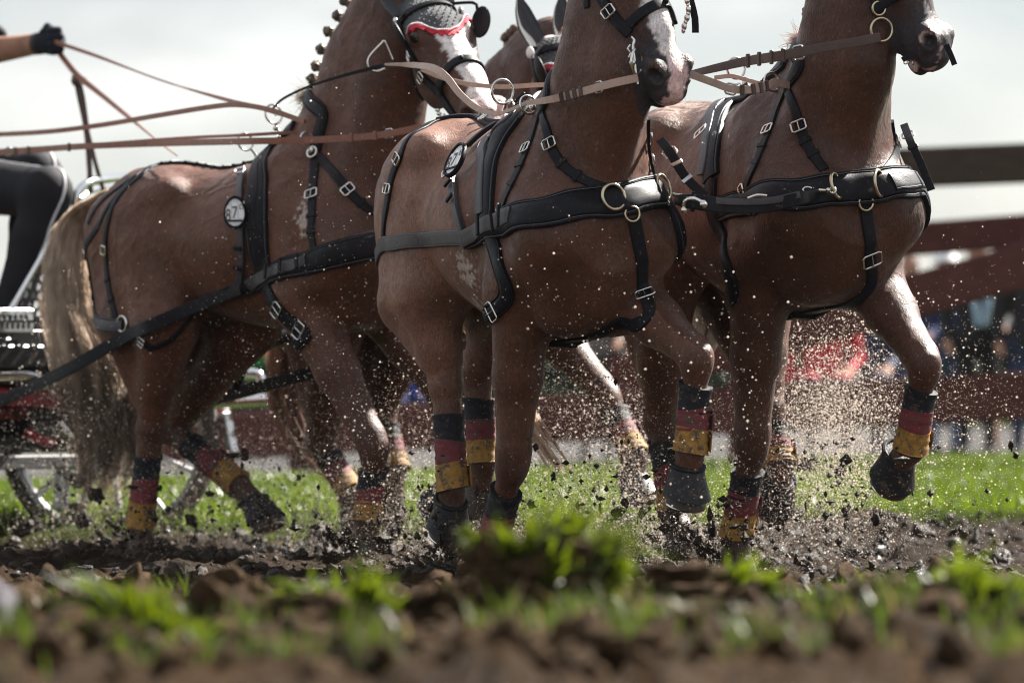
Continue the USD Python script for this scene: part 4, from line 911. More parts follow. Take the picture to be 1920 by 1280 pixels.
# ---------------------------------------------------------------- bonnets, bridles, bits
def over_face(H, u, phi, h=0.0):
    """A point on the skin of the head: u along the face, phi around it (0 = middle of the face)."""
    u, phi = np.broadcast_arrays(np.asarray(u, float), np.asarray(phi, float)); sh = u.shape
    q = np.stack([u.ravel(), -0.03 + 0.12 * np.cos(phi.ravel()), 0.12 * np.sin(phi.ravel())], 1) * H.hs
    return H.f.project(H.h0 + q @ H.hR.T, h, 4).reshape(sh + (3,))
def bonnet(H, label, edge, reach=1.25, ears=True):
    b = thing('ear_bonnet', label, 'ear bonnet', H.loc, H.rz)
    ph = np.linspace(-reach, reach, 121); e = np.interp(np.abs(ph), *edge)
    e = e + 0.0
    t = np.linspace(0, 1, 26)[:, None]
    u = -0.045 + (e[None] + 0.045) * t
    top = over_face(H, u, np.repeat(ph[None], 26, 0), 0.006)
    obj('crochet_hood', skin(top, closed=False, caps=False), M['bonnet'], b, smooth=True)
    sc = 0.019 + 0.013 * np.abs(np.sin(ph / reach * 6.5 * np.pi))
    trim = np.stack([over_face(H, e + sc * q - 0.002, ph, 0.0085 - 0.002 * q) for q in (0, 0.3, 0.6, 1.0)])
    back = np.stack([over_face(H, e + sc * q - 0.002, ph, 0.001) for q in (1.0, 0.0)])
    tr = obj('scalloped_trim', skin(np.vstack([trim, back]), closed=False, caps=False), M['red_trim'], b, smooth=40)
    cd = over_face(H, e + 0.004, ph, 0.011); beads = []
    cs = spline(cd, 0.0075)
    for p in cs[::1]: beads.append(ball(p, 0.0034, 1))
    obj('cord', join(beads), M['white_cord'], tr, kind='stuff')
    dots = []; rg = np.random.default_rng(4)
    for i, uu in enumerate(np.arange(-0.02, 0.2, 0.018)):
        for j, pp in enumerate(np.arange(-reach + 0.15, reach - 0.1, 0.20) + (0.10 if i % 2 else 0)):
            if uu < np.interp(abs(pp), *edge) - 0.015: dots.append(ball(over_face(H, uu, pp, 0.0075), 0.0034, 1, (1, 1, 1)))
    obj('openwork_dots', join(dots), M['thread'], b, kind='stuff')
    if ears:
        for g in (-1, 1):
            p0, p1, p2 = H.hp(-0.005, 0.0, 0.064 * g), H.hp(-0.09, 0.012, 0.080 * g), H.hp(-0.205, 0.045, 0.098 * g)
            ax = tangents(spline([p0, p1, p2], n=12)); pp = spline([p0, p1, p2], n=12); prof = np.interp(np.linspace(0, 1, 12), [0, 0.15, 0.4, 0.7, 0.92, 1], [0.042, 0.046, 0.050, 0.036, 0.014, 0.004]) * H.hs
            f = H.hR[:, 1]; rings = []
            th = np.linspace(0, 2 * np.pi, 24, endpoint=False)
            for c, T, r in zip(pp, ax, prof):
                sd = unit(np.cross(T, f)); fr = np.cross(sd, T); m = np.cos(th)
                rings.append(c + r * (np.sin(th)[:, None] * sd * 0.95 + np.where(m > 0, -0.25 * m, m * 0.85)[:, None] * fr))
            obj('ear_cover', skin(np.array(rings)), M['bonnet'], b, smooth=60)
    return b
bonnet(A, 'black crochet ear bonnet with scalloped red edge over the white blazed face', ([0, 0.3, 0.65, 1.0, 1.3], [0.205, 0.188, 0.140, 0.104, 0.09]))
bonnet(D, 'black ear bonnet with tall pointed ear and red edge, half hidden behind a brown neck', ([0, 0.3, 0.65, 1.0, 1.3], [0.205, 0.188, 0.140, 0.104, 0.09]))

def band(H, parent, name, u, w, lim, off=0.0, tilt=0.0, th=0.007, mt=None):
    return strap(H, name, [('H', u + tilt * math.cos(p), -0.03 + 0.10 * math.cos(p), 0.10 * math.sin(p)) for p in np.linspace(-lim, lim, 9)], w, mt or Lm, parent, th=th, off=0.001 + off)
def blinker(H, parent, g, u=0.14, size=(0.062, 0.056)):
    c = H.hp(u, 0.035, 0.142 * g); n = unit(H.hR @ np.array([0.05, -0.45, g * 1.0])); x = unit(H.hR @ np.array([1.0, 0, 0])); x = unit(x - n * (x @ n)); y = np.cross(n, x)
    a = np.linspace(0, 2 * np.pi, 32, endpoint=False); R = np.stack([x, y, n], 1)
    el = lambda s, z: np.stack([size[0] * s * np.cos(a), size[1] * s * np.sin(a), np.full(32, z) - 0.012 * s * s], 1)
    o = obj('blinker', placed(skin(np.array([el(0.02, 0.010), el(0.6, 0.010), el(0.95, 0.009), el(1.0, 0.005), el(0.95, 0.001), el(0.6, 0.0), el(0.02, 0.0)])), R, c), Lm, parent, smooth=50)
    obj('blinker_wire', tube(spline([c + R @ np.array([-size[0] * 0.9, 0, 0]), c + R @ np.array([-size[0] * 1.35, -0.02, -0.015]), H.hp(u - 0.12, 0.03, 0.07 * g)], n=10), 0.006, 7), Lm, o)
    return o

bA = thing('bridle', 'black driving bridle with round blinkers and noseband on the white blazed face', 'bridle', A.loc, A.rz)
pn, o = band(A, bA, 'noseband', 0.345, 0.036, 2.0, th=0.009, off=0.002)
obj('noseband_button', ball(pn.at(0.47)[0], 0.009, 2), Lm, o)
for g in (-1, 1):
    pk, o = strap(A, 'cheekpiece', [('H', -0.02, -0.02, 0.10 * g), ('H', 0.10, -0.05, 0.11 * g), ('H', 0.22, -0.07, 0.10 * g), ('H', 0.34, -0.065, 0.08 * g), ('H', 0.45, -0.06, 0.07 * g)], 0.028, Lm, bA, th=0.008, off=0.004)
    buckle(A, pk, 0.35, 0.03, o); buckle(A, pk, 0.55, 0.03, o)
    blinker(A, bA, g)
    c = A.hp(0.47, -0.075, 0.078 * g); n = A.hR[:, 2] * g
    rring(A, c, unit(n + A.hR[:, 1] * .3), 0.032, bA, 'bit_ring', 0.0045)
    obj('bit_lever', tube(spline([c + A.hR @ np.array([-0.06, 0.0, 0.006 * g]), c, c + A.hR @ np.array([0.09, -0.03, 0.012 * g])], n=10), 0.0050, 8), M['steel'], bA, smooth=60)
    obj('curb_chain', join([ball(c + A.hR @ np.array([-0.10 + 0.016 * q, -0.012 - 0.004 * q, 0.012 * g]), 0.009, 1, (1.25, 0.8, 0.8)) for q in range(7)]), M['steel'], bA)
strap(A, 'browband', [('H', 0.03, 0.0, -0.1), ('H', 0.045, 0.06, -0.06), ('H', 0.05, 0.08, 0.0), ('H', 0.045, 0.06, 0.06), ('H', 0.03, 0.0, 0.1)], 0.026, Lm, bA, th=0.008, off=0.010)
for g in (-1, 1):
    obj('rosette', ball(A.hp(0.035, 0.0, 0.112 * g), 0.020, 2, (1, 1, 0.45), A.hR), M['steel'], bA)
hk0 = [P(737, 112, 18.2), P(722, 78, 18.2), P(715, 82, 18.2), P(692, 108, 18.2), P(692, 128, 18.2), P(706, 134, 18.2), P(722, 128, 18.2)]
obj('rein_drop_ring', tube(spline([A.L(p) for p in hk0], n=30), 0.0042, 8), M['steel'], bA, smooth=60)
strap(A, 'throat_lash', [('H', 0.02, -0.05, -0.1), ('H', 0.14, -0.14, -0.09), ('H', 0.2, -0.19, -0.05)], 0.022, Lm, bA, th=0.006, off=0.004)

bB = thing('bridle', 'black bridle with dropped noseband and silver lever bit on broad blazed muzzle', 'bridle', B.loc, B.rz)
pn, o = strap(B, 'noseband', [(1176, 50), (1196, 32), (1220, 15), (1245, 6), (1268, 4), (1284, 14), (1292, 36)], 0.034, Lm, bB, th=0.010, off=0.002)
obj('noseband_button', ball(pn.at(0.62)[0], 0.010, 2), Lm, o)
pk, o = strap(B, 'cheekpiece', [(1110, -40), (1126, -10), (1142, 18), (1160, 44), (1182, 64)], 0.036, Lm, bB, th=0.010, off=0.003); buckle(B, pk, 0.60, 0.036, o)
pk, o = strap(B, 'throat_lash', [(1104, -30), (1101, -8), (1102, 15)], 0.022, Lm, bB, th=0.007)
yb = B.W(B.hit(1196, 118))[1] - 0.03
obj('bit_lever', tube(spline([B.L(P(*q, yb)) for q in ((1183, 70), (1189, 76), (1187, 90), (1190, 115), (1193, 140), (1196, 158))], n=24), 0.0048, 8), M['steel'], bB, smooth=60)
obj('bit_ring', ring(B.L(P(1194, 116, yb)), unit(np.array([0.9, -0.45, 0]) @ B.R), 0.040, 0.0042, squash=1.0), M['steel'], bB, smooth=60)
obj('bit_boss', ball(B.L(P(1186, 118, yb)), 0.011, 2), M['steel'], bB); obj('curb_hook', tube(spline([B.L(P(*q, yb)) for q in ((1182, 84), (1177, 92), (1182, 100), (1179, 108))], n=10), 0.003, 6), M['steel'], bB)
yc = B.W(B.hp(0.34, 0, 0.08))[1]
obj('cheek_chain', join([ball(B.L(P(1286 + 5 * math.sin(q * .55) , -6 + 8 * q, yc)), 0.011 if q % 2 else 0.008, 1, (0.8, 0.8, 1.2)) for q in range(9)]), M['steel'], bB)
ribbon('loose_strap', [B.L(P(*q, yc + .02)) for q in ((1286, -30), (1296, 5), (1303, 35), (1304, 62))], 0.022, Lm, bB, th=0.006, up=unit(np.array([1.0, 0, 0]) @ B.R))
strap(B, 'far_cheekpiece', [('H', 0.1, -0.04, 0.11), ('H', 0.25, -0.05, 0.09), ('H', 0.38, -0.05, 0.075)], 0.03, Lm, bB, th=0.010, off=0.003)

bC = thing('bridle', 'dark bridle with large brass bit ring on the dark muzzle against the sky', 'bridle', C.loc, C.rz)
yc = C.W(C.hit(1660, 45))[1] - 0.02
obj('bit_ring', join([ring(C.L(P(1653, 56, yc)), unit(np.array([0.35, -0.93, 0]) @ C.R), 0.037, 0.0045), ring(C.L(P(1648, 16, yc)), unit(np.array([0.35, -0.93, 0]) @ C.R), 0.022, 0.004)]), M['brass'], bC, smooth=60)
strap(C, 'cheekpiece', [(1628, -40), (1634, -15), (1644, 10)], 0.03, Lm, bC, th=0.009, off=0.003)
strap(C, 'noseband', [(1634, 22), (1660, 4), (1688, -12), (1712, -25), (1735, -36)], 0.034, Lm, bC, th=0.010, off=0.002)
ribbon('curb_strap', [C.L(P(1692, 113, yc - .02)), C.L(P(1702, 106, yc - .02)), C.L(P(1714, 108, yc - .02))], 0.018, Lm, bC, th=0.006)
obj('curb_chain', join([ring(C.L(P(1698 + 7 * q, 117 + q, yc - .02)), unit(np.array([0.2 + q, -0.9, 0]) @ C.R), 0.006, 0.002, m=12, k=5) for q in range(3)]), M['steel'], bC)
ribbon('loose_strap_end', [C.L(P(1774, 84, yc - .12)), C.L(P(1783, 104, yc - .12)), C.L(P(1790, 122, yc - .12))], 0.018, Lm, bC, th=0.005, up=unit(np.array([1, 0, 0]) @ C.R))
bD = thing('bridle', 'black bridle with white rosette beside the bonneted ear behind the brown neck', 'bridle', D.loc, D.rz)
blinker(D, bD, -1); blinker(D, bD, 1)
strap(D, 'cheekpiece', [('H', -0.02, -0.02, -0.10), ('H', 0.10, -0.05, -0.11), ('H', 0.22, -0.07, -0.10), ('H', 0.34, -0.065, -0.08)], 0.028, Lm, bD, th=0.008, off=0.006)
strap(D, 'browband', [('H', 0.03, 0.0, -0.1), ('H', 0.045, 0.06, -0.06), ('H', 0.05, 0.08, 0.0), ('H', 0.045, 0.06, 0.06), ('H', 0.03, 0.0, 0.1)], 0.028, Lm, bD, th=0.008, off=0.010)
obj('rosette', ball(D.hp(0.035, 0.01, -0.125), 0.022, 2, (1, 1, 0.45), D.hR), M['white_cord'], bD)

# ---------------------------------------------------------------- plaited manes, tufts and tails
M['plait'] = hair('plaited_mane', (0.07, 0.05, 0.035), (0.26, 0.20, 0.15), 20)
def plaits(H, pts, r=0.021):
    for i, (px, py) in enumerate(pts):
        b = H.f.project([H.on(px, py, 0.0)], 0.0)[0]; g = unit(H.f.grad([b], .015)[0]); c = b + g * 0.036
        obj('mane_plait', join([ball(b + g * 0.008, r * 0.8, 2, jag=0.5, seed=i), ball(b + g * 0.020, r * 0.55, 2, jag=0.4, seed=i + 9), ball(c, r, 2, jag=0.8, seed=i + 3), ball(c + V(.006, .008, .006), r * 0.6, 1, jag=.5, seed=i)]), M['plait'], H.t, smooth=60)
plaits(A, [(664, -22), (650, 4), (634, 32), (622, 64), (613, 98), (606, 130), (602, 160)])
plaits(D, [(985, 100), (974, 122), (966, 146)])
plaits(C, [(1538, 35), (1540, 0)])
def tuft(H, px, py, n, L, up, mt, seed, spread=0.05):
    rg = np.random.default_rng(seed); b = H.f.project([H.on(px, py, 0.0)], 0.0)[0]; st, w = [], []
    for i in range(n):
        p = b + rg.normal(0, spread * 0.5, 3) * (1, .5, .6); d = unit(np.array(up) + rg.normal(0, 0.5, 3)); l = L * rg.uniform(0.5, 1.1); bend = rg.normal(0, 0.5, 3) + V(-.3, 0, -.5)
        q = np.linspace(0, 1, 5)[:, None]; st.append(p - d * 0.01 + d * l * q + bend * l * 0.5 * q ** 2); w.append(np.array([1, 1, .9, .7, .2]) * 0.0016)
    curves('mane_tuft', st, w, mt, H.t)
tuft(A, 598, 196, 420, 0.055, (-.7, 0, .7), M['grey_hair'], 1)
tuft(C, 1506, 84, 420, 0.055, (-.8, 0, .5), M['sorrel_hair'], 2)
tuft(C, 1276, 212, 60, 0.06, (-.8, 0, .3), M['grey_hair'], 5, 0.06)
def tail(H, path, half, n, mt, seed, lo=(0.0, 0.05), hi=(0.75, 1.0), name='tail', wid=0.0016, wave=0.02, clump=26):
    """Strands of hair along a hanging path of (px, py, depth); half: the half width of the lock, metres."""
    rg = np.random.default_rng(seed); c = spline([H.L(P(*p)) for p in path], n=40); T = tangents(c); hw = np.interp(np.linspace(0, 1, 40), np.linspace(0, 1, len(half)), half)
    side = unit(np.array([1.0, 0.25, 0]) @ H.R); st, w = [], []
    cl = [(rg.uniform(-1, 1), rg.uniform(-1, 1), rg.uniform(hi[0], hi[1]), rg.uniform(0, 6.3), rg.uniform(.6, 1.4)) for _ in range(clump)]
    for i in range(n):
        a, b, e, phs, am = cl[rg.integers(clump)]; e = np.clip(e + rg.normal(0, 0.03), 0.1, 1); s0 = rg.uniform(*lo)
        if e < s0 + 0.08: continue
        u = np.linspace(s0, e, 9); k = u * 39; p = np.stack([np.interp(k, np.arange(40), c[:, j]) for j in range(3)], 1); h = np.interp(k, np.arange(40), hw)
        oa, ob = rg.normal(0, 0.22), rg.normal(0, 0.22); tight = 1 - 0.75 * (u - s0) / (e - s0)
        y = np.cross(unit(T[int(k[4])]), side)
        f = np.sin(u * 13 * am + phs) * wave * am
        p = p + side * ((a + oa * tight) * h + f)[:, None] + y * ((b + ob * tight) * h * 0.55 + 0.4 * f)[:, None] + rg.normal(0, 0.0025, (9, 3))
        st.append(p); w.append(np.interp(np.linspace(0, 1, 9), [0, .7, 1], [1, .9, .25]) * wid * rg.uniform(.7, 1.5))
    return curves(name, st, w, mt, H.t)
ya = 19.62
root = A.W(V(-1.09 * A.k, 0, float(A.Tz(-1.05 * A.k)) - 0.02)); rp = (VX + F * root[0] / root[1], VY - F * (root[2] - EYE_Z) / root[1], root[1])
tail(A, [rp, (158, 400, ya), (138, 455, ya + .05), (136, 530, ya), (150, 600, ya - .02), (172, 670, ya - .05), (192, 760, ya - .05), (200, 850, ya - .06)], [0.03, 0.045, 0.07, 0.09, 0.12, 0.135, 0.12, 0.09], 3000, M['flaxen'], 1, hi=(0.58, 1.0), wave=0.012, clump=60)
tail(A, [(140, 560, ya), (160, 650, ya), (192, 740, ya - .05), (205, 820, ya - .08), (205, 890, ya - .05), (185, 960, ya)], [0.09, 0.13, 0.14, 0.12, 0.10, 0.07], 900, M['muddy_hair'], 2, lo=(0.15, 0.5), hi=(0.55, 1.0), wave=0.03, clump=70, wid=0.0018)
tail(D, [(590, 560, 20.2), (556, 620, 20.35), (542, 700, 20.4), (552, 780, 20.35), (590, 850, 20.25), (635, 905, 20.1)], [0.04, 0.07, 0.075, 0.075, 0.055, 0.03], 1300, M['sorrel_hair'], 3, hi=(0.6, 1.0), wave=0.012, clump=30)
tail(B, [(800, 470, 17.6), (850, 560, 17.75), (912, 630, 17.8), (955, 720, 17.8), (1000, 800, 17.75), (1052, 885, 17.7)], [0.04, 0.06, 0.055, 0.05, 0.045, 0.035], 1300, M['flaxen'], 4, hi=(0.6, 1.0), wave=0.010, clump=26)
tail(C, [(1240, 420, 18.0), (1280, 480, 18.2), (1318, 550, 18.3), (1318, 620, 18.3), (1285, 690, 18.2), (1268, 730, 18.1)], [0.04, 0.07, 0.085, 0.07, 0.045, 0.03], 1100, M['grey_hair'], 5, hi=(0.5, 1.0), wave=0.010, clump=24)

# ---------------------------------------------------------------- reins
def rein(label, pts, w, mt, up=(0, 0, 1), th=0.0035, fit=(), **kw):
    l0 = P(*pts[len(pts) // 2]); t = thing('rein', label, 'rein', l0)
    pa, o = ribbon('leather_line', [P(*p) - l0 for p in pts], w, mt, t, th=th, up=up, **kw)
    for f in fit:
        if f[0] == 'k': keeper(None, pa, f[1], f[2], t, f[3] if len(f) > 3 else 'dark_rein')
        else: buckle(None, pa, f[1], f[2], t, mt='steel')
    return t
rein('thin brown rein running from the gloved fist down to the rear harness ring', [(100, 78, 21.05), (180, 105, 20.6), (300, 150, 19.9), (420, 186, 19.2), (480, 200, 18.75), (513, 210, 18.5), (575, 228, 18.3)], [0.018, 0.014, 0.007, 0.007, 0.014, 0.016, 0.016], M['rein'], up=[(0, 0, 1), (0, .4, 1), (0, 1, .3), (0, .6, 1), (0, 0, 1)])
rein('long sagging brown rein crossing the sky above the rear horse', [(-60, 253, 20.6), (0, 252, 20.4), (100, 246, 20.0), (200, 233, 19.7), (300, 216, 19.3), (400, 200, 18.9), (450, 197, 18.7), (505, 206, 18.5), (570, 228, 18.3)], 0.019, M['rein'])
rein('broad brown buckled rein, lowest across the sky, ending on the rear horse neck', [(-60, 288, 20.4), (0, 285, 20.2), (90, 279, 19.9), (165, 274, 19.6), (300, 269, 19.2), (460, 265, 18.4), (575, 263, 18.3), (680, 257, 18.15), (745, 248, 18.05), (790, 238, 18.0)], 0.024, M['rein'], fit=[('b', 0.098, 0.026), ('k', 0.118, 0.028), ('k', 0.15, 0.028), ('k', 0.26, 0.029), ('k', 0.90, 0.028, 'rein'), ('k', 0.935, 0.028, 'rein'), ('b', 0.955, 0.026)])
rein('thin upper rein joining the broad buckled rein in the sky', [(165, 272, 19.62), (300, 262, 19.25), (380, 257, 19.0), (450, 254, 18.7), (520, 250, 18.6), (560, 248, 18.6)], 0.012, M['rein'])
rein('thin black rein rising from the rear saddle ring to the open drop ring', [(508, 208, 18.5), (530, 186, 18.4), (575, 164, 18.3), (630, 146, 18.2), (690, 130, 18.12), (722, 123, 18.08), (740, 121, 17.9)], [0.010, 0.009, 0.009, 0.012, 0.015, 0.018], M['leather'])
rein('pale buff rein twisting and looping down on to the front horse croup', [(722, 121, 18.06), (770, 122, 17.6), (812, 128, 17.2), (838, 146, 17.0), (862, 176, 16.9), (895, 203, 16.75), (932, 213, 16.6), (960, 205, 16.5), (985, 194, 16.35), (1000, 190, 16.3)],
     [0.008, 0.012, 0.022, 0.026, 0.025, 0.022, 0.012, 0.014], M['buff'], up=[(0, 0, 1), (-.2, .3, 1), (.6, .2, .8), (.5, .2, .9), (.2, .2, 1), (0, .5, .7), (0, 0, 1)])
rein('pale pink rein behind the looping buff one, below the noseband', [(790, 130, 17.9), (830, 146, 17.8), (880, 158, 17.7), (940, 163, 17.6), (1000, 160, 17.4), (1050, 158, 17.3)], 0.016, M['buff'])
rein('buff rein with row of dark loops leading to the lever bit of the middle horse', [(985, 194, 16.33), (1025, 188, B.W(B.hit(1040, 188))[1] - .12), (1070, 178, B.W(B.hit(1070, 178))[1] - .05), (1110, 167, B.W(B.hit(1110, 167))[1] - .04), (1150, 156, B.W(B.hit(1150, 156))[1] - .06), (1196, 146, yb - .01)], [0.010, 0.016, 0.021, 0.025, 0.025, 0.025], M['buff'], fit=[('k', q, 0.030) for q in (0.53, 0.57, 0.61, 0.65)] + [('b', 0.77, 0.028)])
rein('dark brown rein with three wide loops reaching the brass bit ring', [(1290, 140, 16.5), (1320, 133, 16.4), (1400, 115, 16.2), (1470, 104, 16.0), (1540, 90, 15.95), (1600, 80, 15.95), (1650, 70, 15.98)], [0.02, 0.026, 0.030, 0.032, 0.030, 0.028], M['dark_rein'], th=0.006, fit=[('k', q, 0.038) for q in (0.40, 0.48, 0.57, 0.64)] + [('b', 0.70, 0.034)])
rein('striped buff rein with dark loops behind the blazed muzzle', [(1290, 138, 16.15), (1318, 148, 16.15), (1345, 158, 16.15), (1375, 168, 16.15), (1410, 168, 16.15), (1440, 160, 16.2), (1452, 155, 16.3), (1480, 160, 16.5)], 0.024, M['buff'], fit=[('k', q, 0.030) for q in (0.30, 0.36, 0.41, 0.46)] + [('b', 0.24, 0.027)])
rein('short pink rein passing through the rear ring of the right front horse', [(1340, 146, 16.7), (1372, 143, 16.6), (1400, 150, 16.5), (1425, 157, 16.35), (1448, 156, 16.3)], 0.014, M['buff'])

# ---------------------------------------------------------------- more materials
M['mud_clod'] = mat('wet_mud_clods', {'tc': ('texture_coordinate', {}), 'n1': ('noise_texture', {'scale': 9.0, 'detail': 7.0, 'roughness': 0.65}), 'r1': ('rgb_ramp', {'ramp': [(0.3, (0.010, 0.007, 0.005)), (0.7, (0.038, 0.026, 0.018))]}),
    'r2': ('rgb_ramp', {'ramp': [(0.42, (0.15,) * 3), (0.58, (0.8,) * 3)]}), 'n2': ('noise_texture', {'scale': 70.0, 'detail': 6.0, 'roughness': 0.7}), 'b': ('bump', {'strength': 0.9, 'distance': 0.012}), 'p': ('principled_bsdf', {'specular_ior_level': 0.16})},
    [('tc.object', 'n1.vector'), ('tc.object', 'n2.vector'), ('n1.fac', 'r1.fac'), ('n2.fac', 'r2.fac'), ('r1.color', 'p.base_color'), ('r2.color', 'p.roughness'), ('n2.fac', 'b.height'), ('b.normal', 'p.normal')])
M['earth'] = mat('crumbly_brown_earth', {'tc': ('texture_coordinate', {}), 'n1': ('noise_texture', {'scale': 14.0, 'detail': 7.0, 'roughness': 0.65}), 'r1': ('rgb_ramp', {'ramp': [(0.3, (0.012, 0.0075, 0.004)), (0.7, (0.075, 0.046, 0.024))]}),
    'n2': ('noise_texture', {'scale': 60.0, 'detail': 6.0, 'roughness': 0.7}), 'b': ('bump', {'strength': 0.9, 'distance': 0.012}), 'p': ('principled_bsdf', {'roughness': 0.75, 'specular_ior_level': 0.03})},
    [('tc.object', 'n1.vector'), ('tc.object', 'n2.vector'), ('n1.fac', 'r1.fac'), ('r1.color', 'p.base_color'), ('n2.fac', 'b.height'), ('b.normal', 'p.normal')])
M['ground'] = mat('churned_ground', {'a': ('attribute', {'attribute': 'coat'}), 'tc': ('texture_coordinate', {}), 'n1': ('noise_texture', {'scale': 11.0, 'detail': 8.0, 'roughness': 0.7}), 'r1': ('rgb_ramp', {'ramp': [(0.3, (0.55,) * 3), (0.7, (1.5,) * 3)]}),
    'm': ('mix_color', {'blend_type': 'multiply', 'fac': 1.0, 'use_clamp': False}), 'n2': ('noise_texture', {'scale': 55.0, 'detail': 7.0, 'roughness': 0.7}), 'r2': ('rgb_ramp', {'ramp': [(0.42, (0.15,) * 3), (0.56, (0.8,) * 3)]}),
    'b': ('bump', {'strength': 0.9, 'distance': 0.015}), 'bw': ('rgb_to_bw', {}), 'mr': ('map_range', {'from_min': 0.014, 'from_max': 0.026, 'to_min': 0.02, 'to_max': 0.0, 'clamp': True}), 'p': ('principled_bsdf', {})},
    [('a.color', 'bw.color'), ('bw.val', 'mr.value'), ('mr.result', 'p.specular_ior_level'), ('tc.object', 'n1.vector'), ('tc.object', 'n2.vector'), ('n1.fac', 'r1.fac'), ('a.color', 'm.a'), ('r1.color', 'm.b'), ('m.result', 'p.base_color'), ('n1.fac', 'r2.fac'), ('r2.color', 'p.roughness'), ('n2.fac', 'b.height'), ('b.normal', 'p.normal')])
def leaf(name, c1, c2, tr=0.45):
    return mat(name, {'g': ('geometry', {}), 'rp': ('rgb_ramp', {'ramp': [(0.0, c1), (1.0, c2)]}), 'p': ('principled_bsdf', {'roughness': 0.32}), 't': ('translucent_bsdf', {}), 'h': ('hsv', {'saturation': 1.15, 'value': 1.6}), 'mx': ('mix_closure', {'fac': tr})},
        [('g.random_per_island', 'rp.fac'), ('rp.color', 'p.base_color'), ('rp.color', 'h.color'), ('h.color', 't.color'), ('p.BSDF', 'mx.closure1'), ('t.BSDF', 'mx.closure2')], surface='mx.closure')
M['grass'] = leaf('bank_grass', (0.04, 0.055, 0.012), (0.15, 0.17, 0.045), 0.5)
M['far_grass'] = leaf('sunlit_grass', (0.05, 0.072, 0.012), (0.14, 0.165, 0.032), 0.6)
M['turf_grass'] = leaf('backlit_turf_grass', (0.06, 0.078, 0.012), (0.21, 0.225, 0.045), 0.6)
M['straw'] = leaf('dry_grass', (0.18, 0.14, 0.07), (0.34, 0.29, 0.16), 0.3)
M['hedge'] = leaf('hedge_leaves', (0.012, 0.028, 0.010), (0.04, 0.07, 0.022), 0.25)
M['treeleaf'] = leaf('tree_leaves', (0.03, 0.06, 0.04), (0.06, 0.11, 0.06), 0.3)
M['bark'] = plain('bark', (0.07, 0.05, 0.035), 0.8, var=0.4, bump=0.8, bscale=40)
M['drop'] = mat('muddy_water_drops', {'g': ('geometry', {}), 'rp': ('rgb_ramp', {'ramp': [(0.0, (0.68, 0.63, 0.58)), (0.35, (0.90, 0.88, 0.86)), (1.0, (0.97, 0.96, 0.95))]}), 'p': ('principled_bsdf', {'roughness': 0.18, 'specular_ior_level': 0.8}), 't': ('translucent_bsdf', {}), 'mx': ('mix_closure', {'fac': 0.8})},
        [('g.random_per_island', 'rp.fac'), ('rp.color', 'p.base_color'), ('rp.color', 't.color'), ('p.BSDF', 'mx.closure1'), ('t.BSDF', 'mx.closure2')], surface='mx.closure')
def wood(name, c1, c2):
    return mat(name, {'tc': ('texture_coordinate', {}), 'mp': ('mapping', {'scale': (2.0, 30.0, 30.0)}), 'nz': ('noise_texture', {'scale': 1.0, 'detail': 7.0, 'roughness': 0.65, 'distortion': 0.6}), 'rp': ('rgb_ramp', {'ramp': [(0.3, c1), (0.7, c2)]}), 'b': ('bump', {'strength': 0.4, 'distance': 0.01}), 'p': ('principled_bsdf', {'roughness': 0.65, 'specular_ior_level': 0.12})},
        [('tc.object', 'mp.vector'), ('mp.vector', 'nz.vector'), ('nz.fac', 'rp.fac'), ('rp.color', 'p.base_color'), ('nz.fac', 'b.height'), ('b.normal', 'p.normal')])
M['brown_wood'] = wood('weathered_brown_beam', (0.028, 0.018, 0.014), (0.06, 0.04, 0.032))
M['red_wood'] = wood('red_brown_beam', (0.050, 0.015, 0.013), (0.095, 0.034, 0.028))
M['red_paint'] = plain('red_carriage_paint', (0.26, 0.012, 0.03), 0.3, var=0.2, mud=0.3, mudscale=12)
M['black_paint'] = plain('black_carriage_paint', (0.014, 0.014, 0.016), 0.35, var=0.3, mud=0.3, mudscale=12)
M['alu'] = plain('brushed_aluminium', (0.42, 0.43, 0.44), 0.38, 1.0, var=0.2, bump=0.2, mud=0.4, mudscale=14)
M['dull_grey'] = plain('dull_grey_metal', (0.13, 0.13, 0.13), 0.6, var=0.2, mud=0.4, mudscale=14, spec=0.2)
M['silver_paint'] = plain('silver_paint', (0.62, 0.62, 0.63), 0.35, var=0.15, mud=0.2, mudscale=18)
M['chrome'] = plain('chrome', (0.82, 0.82, 0.82), 0.1, 1.0, var=0.04)
M['tyre'] = plain('muddy_tyre', (0.05, 0.045, 0.04), 0.7, var=0.3, mud=0.6, mudscale=9)
M['cloth'] = mat('clothing', {'a': ('attribute', {'attribute': 'coat'}), 'tc': ('texture_coordinate', {}), 'n': ('noise_texture', {'scale': 20.0, 'detail': 4.0}), 'n2': ('noise_texture', {'scale': 7.0, 'detail': 3.0}), 'b': ('bump', {'strength': 0.5, 'distance': 0.02}), 'r': ('rgb_ramp', {'ramp': [(0.3, (0.8,) * 3), (0.7, (1.2,) * 3)]}), 'm': ('mix_color', {'blend_type': 'multiply', 'fac': 1.0}), 'p': ('principled_bsdf', {'roughness': 0.75, 'specular_ior_level': 0.2})},
    [('tc.object', 'n.vector'), ('tc.object', 'n2.vector'), ('n.fac', 'r.fac'), ('a.color', 'm.a'), ('r.color', 'm.b'), ('m.result', 'p.base_color'), ('n2.fac', 'b.height'), ('b.normal', 'p.normal')])
M['piping'] = plain('grey_piping', (0.45, 0.45, 0.46), 0.5, var=0.1)
M['stone'] = plain('grey_stone', (0.085, 0.08, 0.09), 0.85, var=0.3, scale=9, bump=0.7, bscale=40, spec=0.05)

